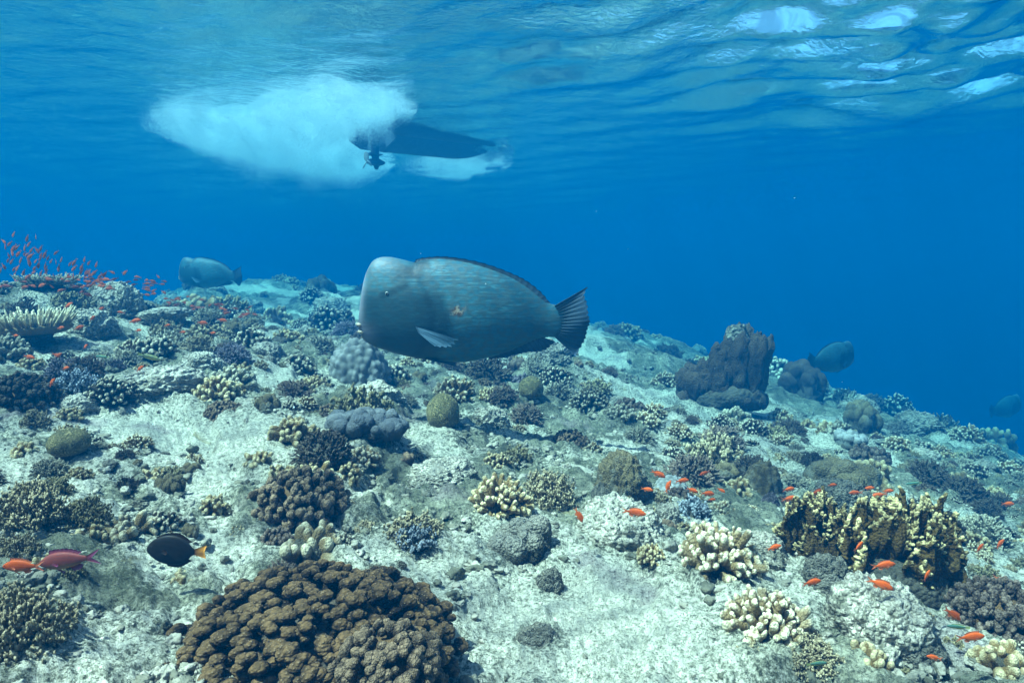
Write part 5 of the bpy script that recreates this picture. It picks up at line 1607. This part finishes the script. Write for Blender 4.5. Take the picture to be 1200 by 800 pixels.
def foam(poly_px, n, mean, dmax, smin, smax, seed, label, thr=-.1, soft=.7):
    """a cloud of tiny bubbles hanging from the surface, thinning downwards"""
    rng = np.random.default_rng(seed)
    poly = []
    for px, py in poly_px:
        d = ray(px, py); t = (SURF - CAM[2]) / d[2]
        poly.append((d[0] * t, d[1] * t))
    P = np.array(poly)
    lo, hi = P.min(0), P.max(0)
    k = n * 5
    x = rng.uniform(lo[0] - .5, hi[0] + .5, k); y = rng.uniform(lo[1] - .5, hi[1] + .5, k)
    dz = rng.exponential(mean, k)
    pos = np.stack([x, y, -dz * 1.3], 1)
    wx_ = x + .30 * fbm(pos * 1.5, 4, seed + 2); wy_ = y + .30 * fbm(pos * 1.5, 4, seed + 3)
    e = np.full(k, 9.0)
    for i in range(len(poly)):
        a_, b_ = P[i], P[(i + 1) % len(P)]
        ab = b_ - a_
        t = np.clip(((wx_ - a_[0]) * ab[0] + (wy_ - a_[1]) * ab[1]) / (ab @ ab + 1e-9), 0, 1)
        e = np.minimum(e, np.hypot(wx_ - a_[0] - t * ab[0], wy_ - a_[1] - t * ab[1]))
    e = np.where(in_poly(wx_, wy_, poly), e, 0)
    lim = dmax * np.clip(e / soft, 0, 1) ** .6 * (1 + .55 * fbm(np.stack([x * 1.1, y * 1.1, 0 * x], 1), 3, seed + 8))
    lim = lim * (.28 + .72 * sstep(8.7, 10.6, y)) * (.3 + .7 * sstep(lo[0], lo[0] + 2.2, x)) + 1e-4
    e = e * (rng.random(k) < .04 + .96 * sstep(lo[0] - .2, lo[0] + 2.0, x))
    nz = fbm(pos * 2.4, 4, seed)
    ok = (e > 0) & (rng.random(k) < sstep(1.15, .35, dz / np.maximum(lim, .02)) * sstep(thr, thr + .4, nz + .30 - .2 * dz / dmax))
    x, y, dz = x[ok][:n], y[ok][:n], dz[ok][:n]
    m = len(x)
    c = np.stack([x, y, SURF - .03 - dz], 1)
    s = rng.uniform(smin, smax, m)[:, None]
    a = rng.normal(size=(m, 3)); a /= np.linalg.norm(a, axis=1)[:, None]
    b = np.cross(a, rng.normal(size=(m, 3))); b /= np.linalg.norm(b, axis=1)[:, None]
    v = np.stack([c + a * s, c + (-.5 * a + .87 * b) * s, c + (-.5 * a - .87 * b) * s], 1).reshape(-1, 3)
    o = link('foam', make_mesh('foam', v, [np.arange(m * 3).reshape(-1, 3)], None, False, M_FOAM))
    tag(o, label, 'foam', kind='stuff')
foam([(150, 136), (200, 126), (290, 131), (330, 116), (362, 94), (400, 91), (440, 102), (500, 126), (450, 138), (418, 142), (408, 150), (425, 168), (462, 192), (400, 196), (320, 186), (240, 172), (180, 158)], 860000, .26, .85, .0020, .0068, 21, 'white cloud of propeller foam trailing behind the boat', -.15, 1.0)
foam([(458, 194), (500, 182), (545, 170), (585, 168), (612, 178), (596, 196), (540, 206), (490, 204)], 110000, .09, .30, .0025, .008, 22, 'white bow splash beside the boat hull', .0, .8)

def plankton():
    rng = np.random.default_rng(3)
    mb = MB()
    v, f = ico(1)
    for _ in range(60):
        d = rng.uniform(.9, 6)
        p = at(rng.uniform(-200, 1400), rng.uniform(0, 620), d)
        if p[2] > SURF - .2 or p[2] < float(ground(p[0], p[1])[0]) + .1: continue
        mb.add(v * rng.uniform(.0006, .0014) + p, f)
    tag(link('plankton', mb.build('plankton', M_FOAM)), 'tiny pale specks drifting in the water', 'plankton', kind='stuff')
plankton()
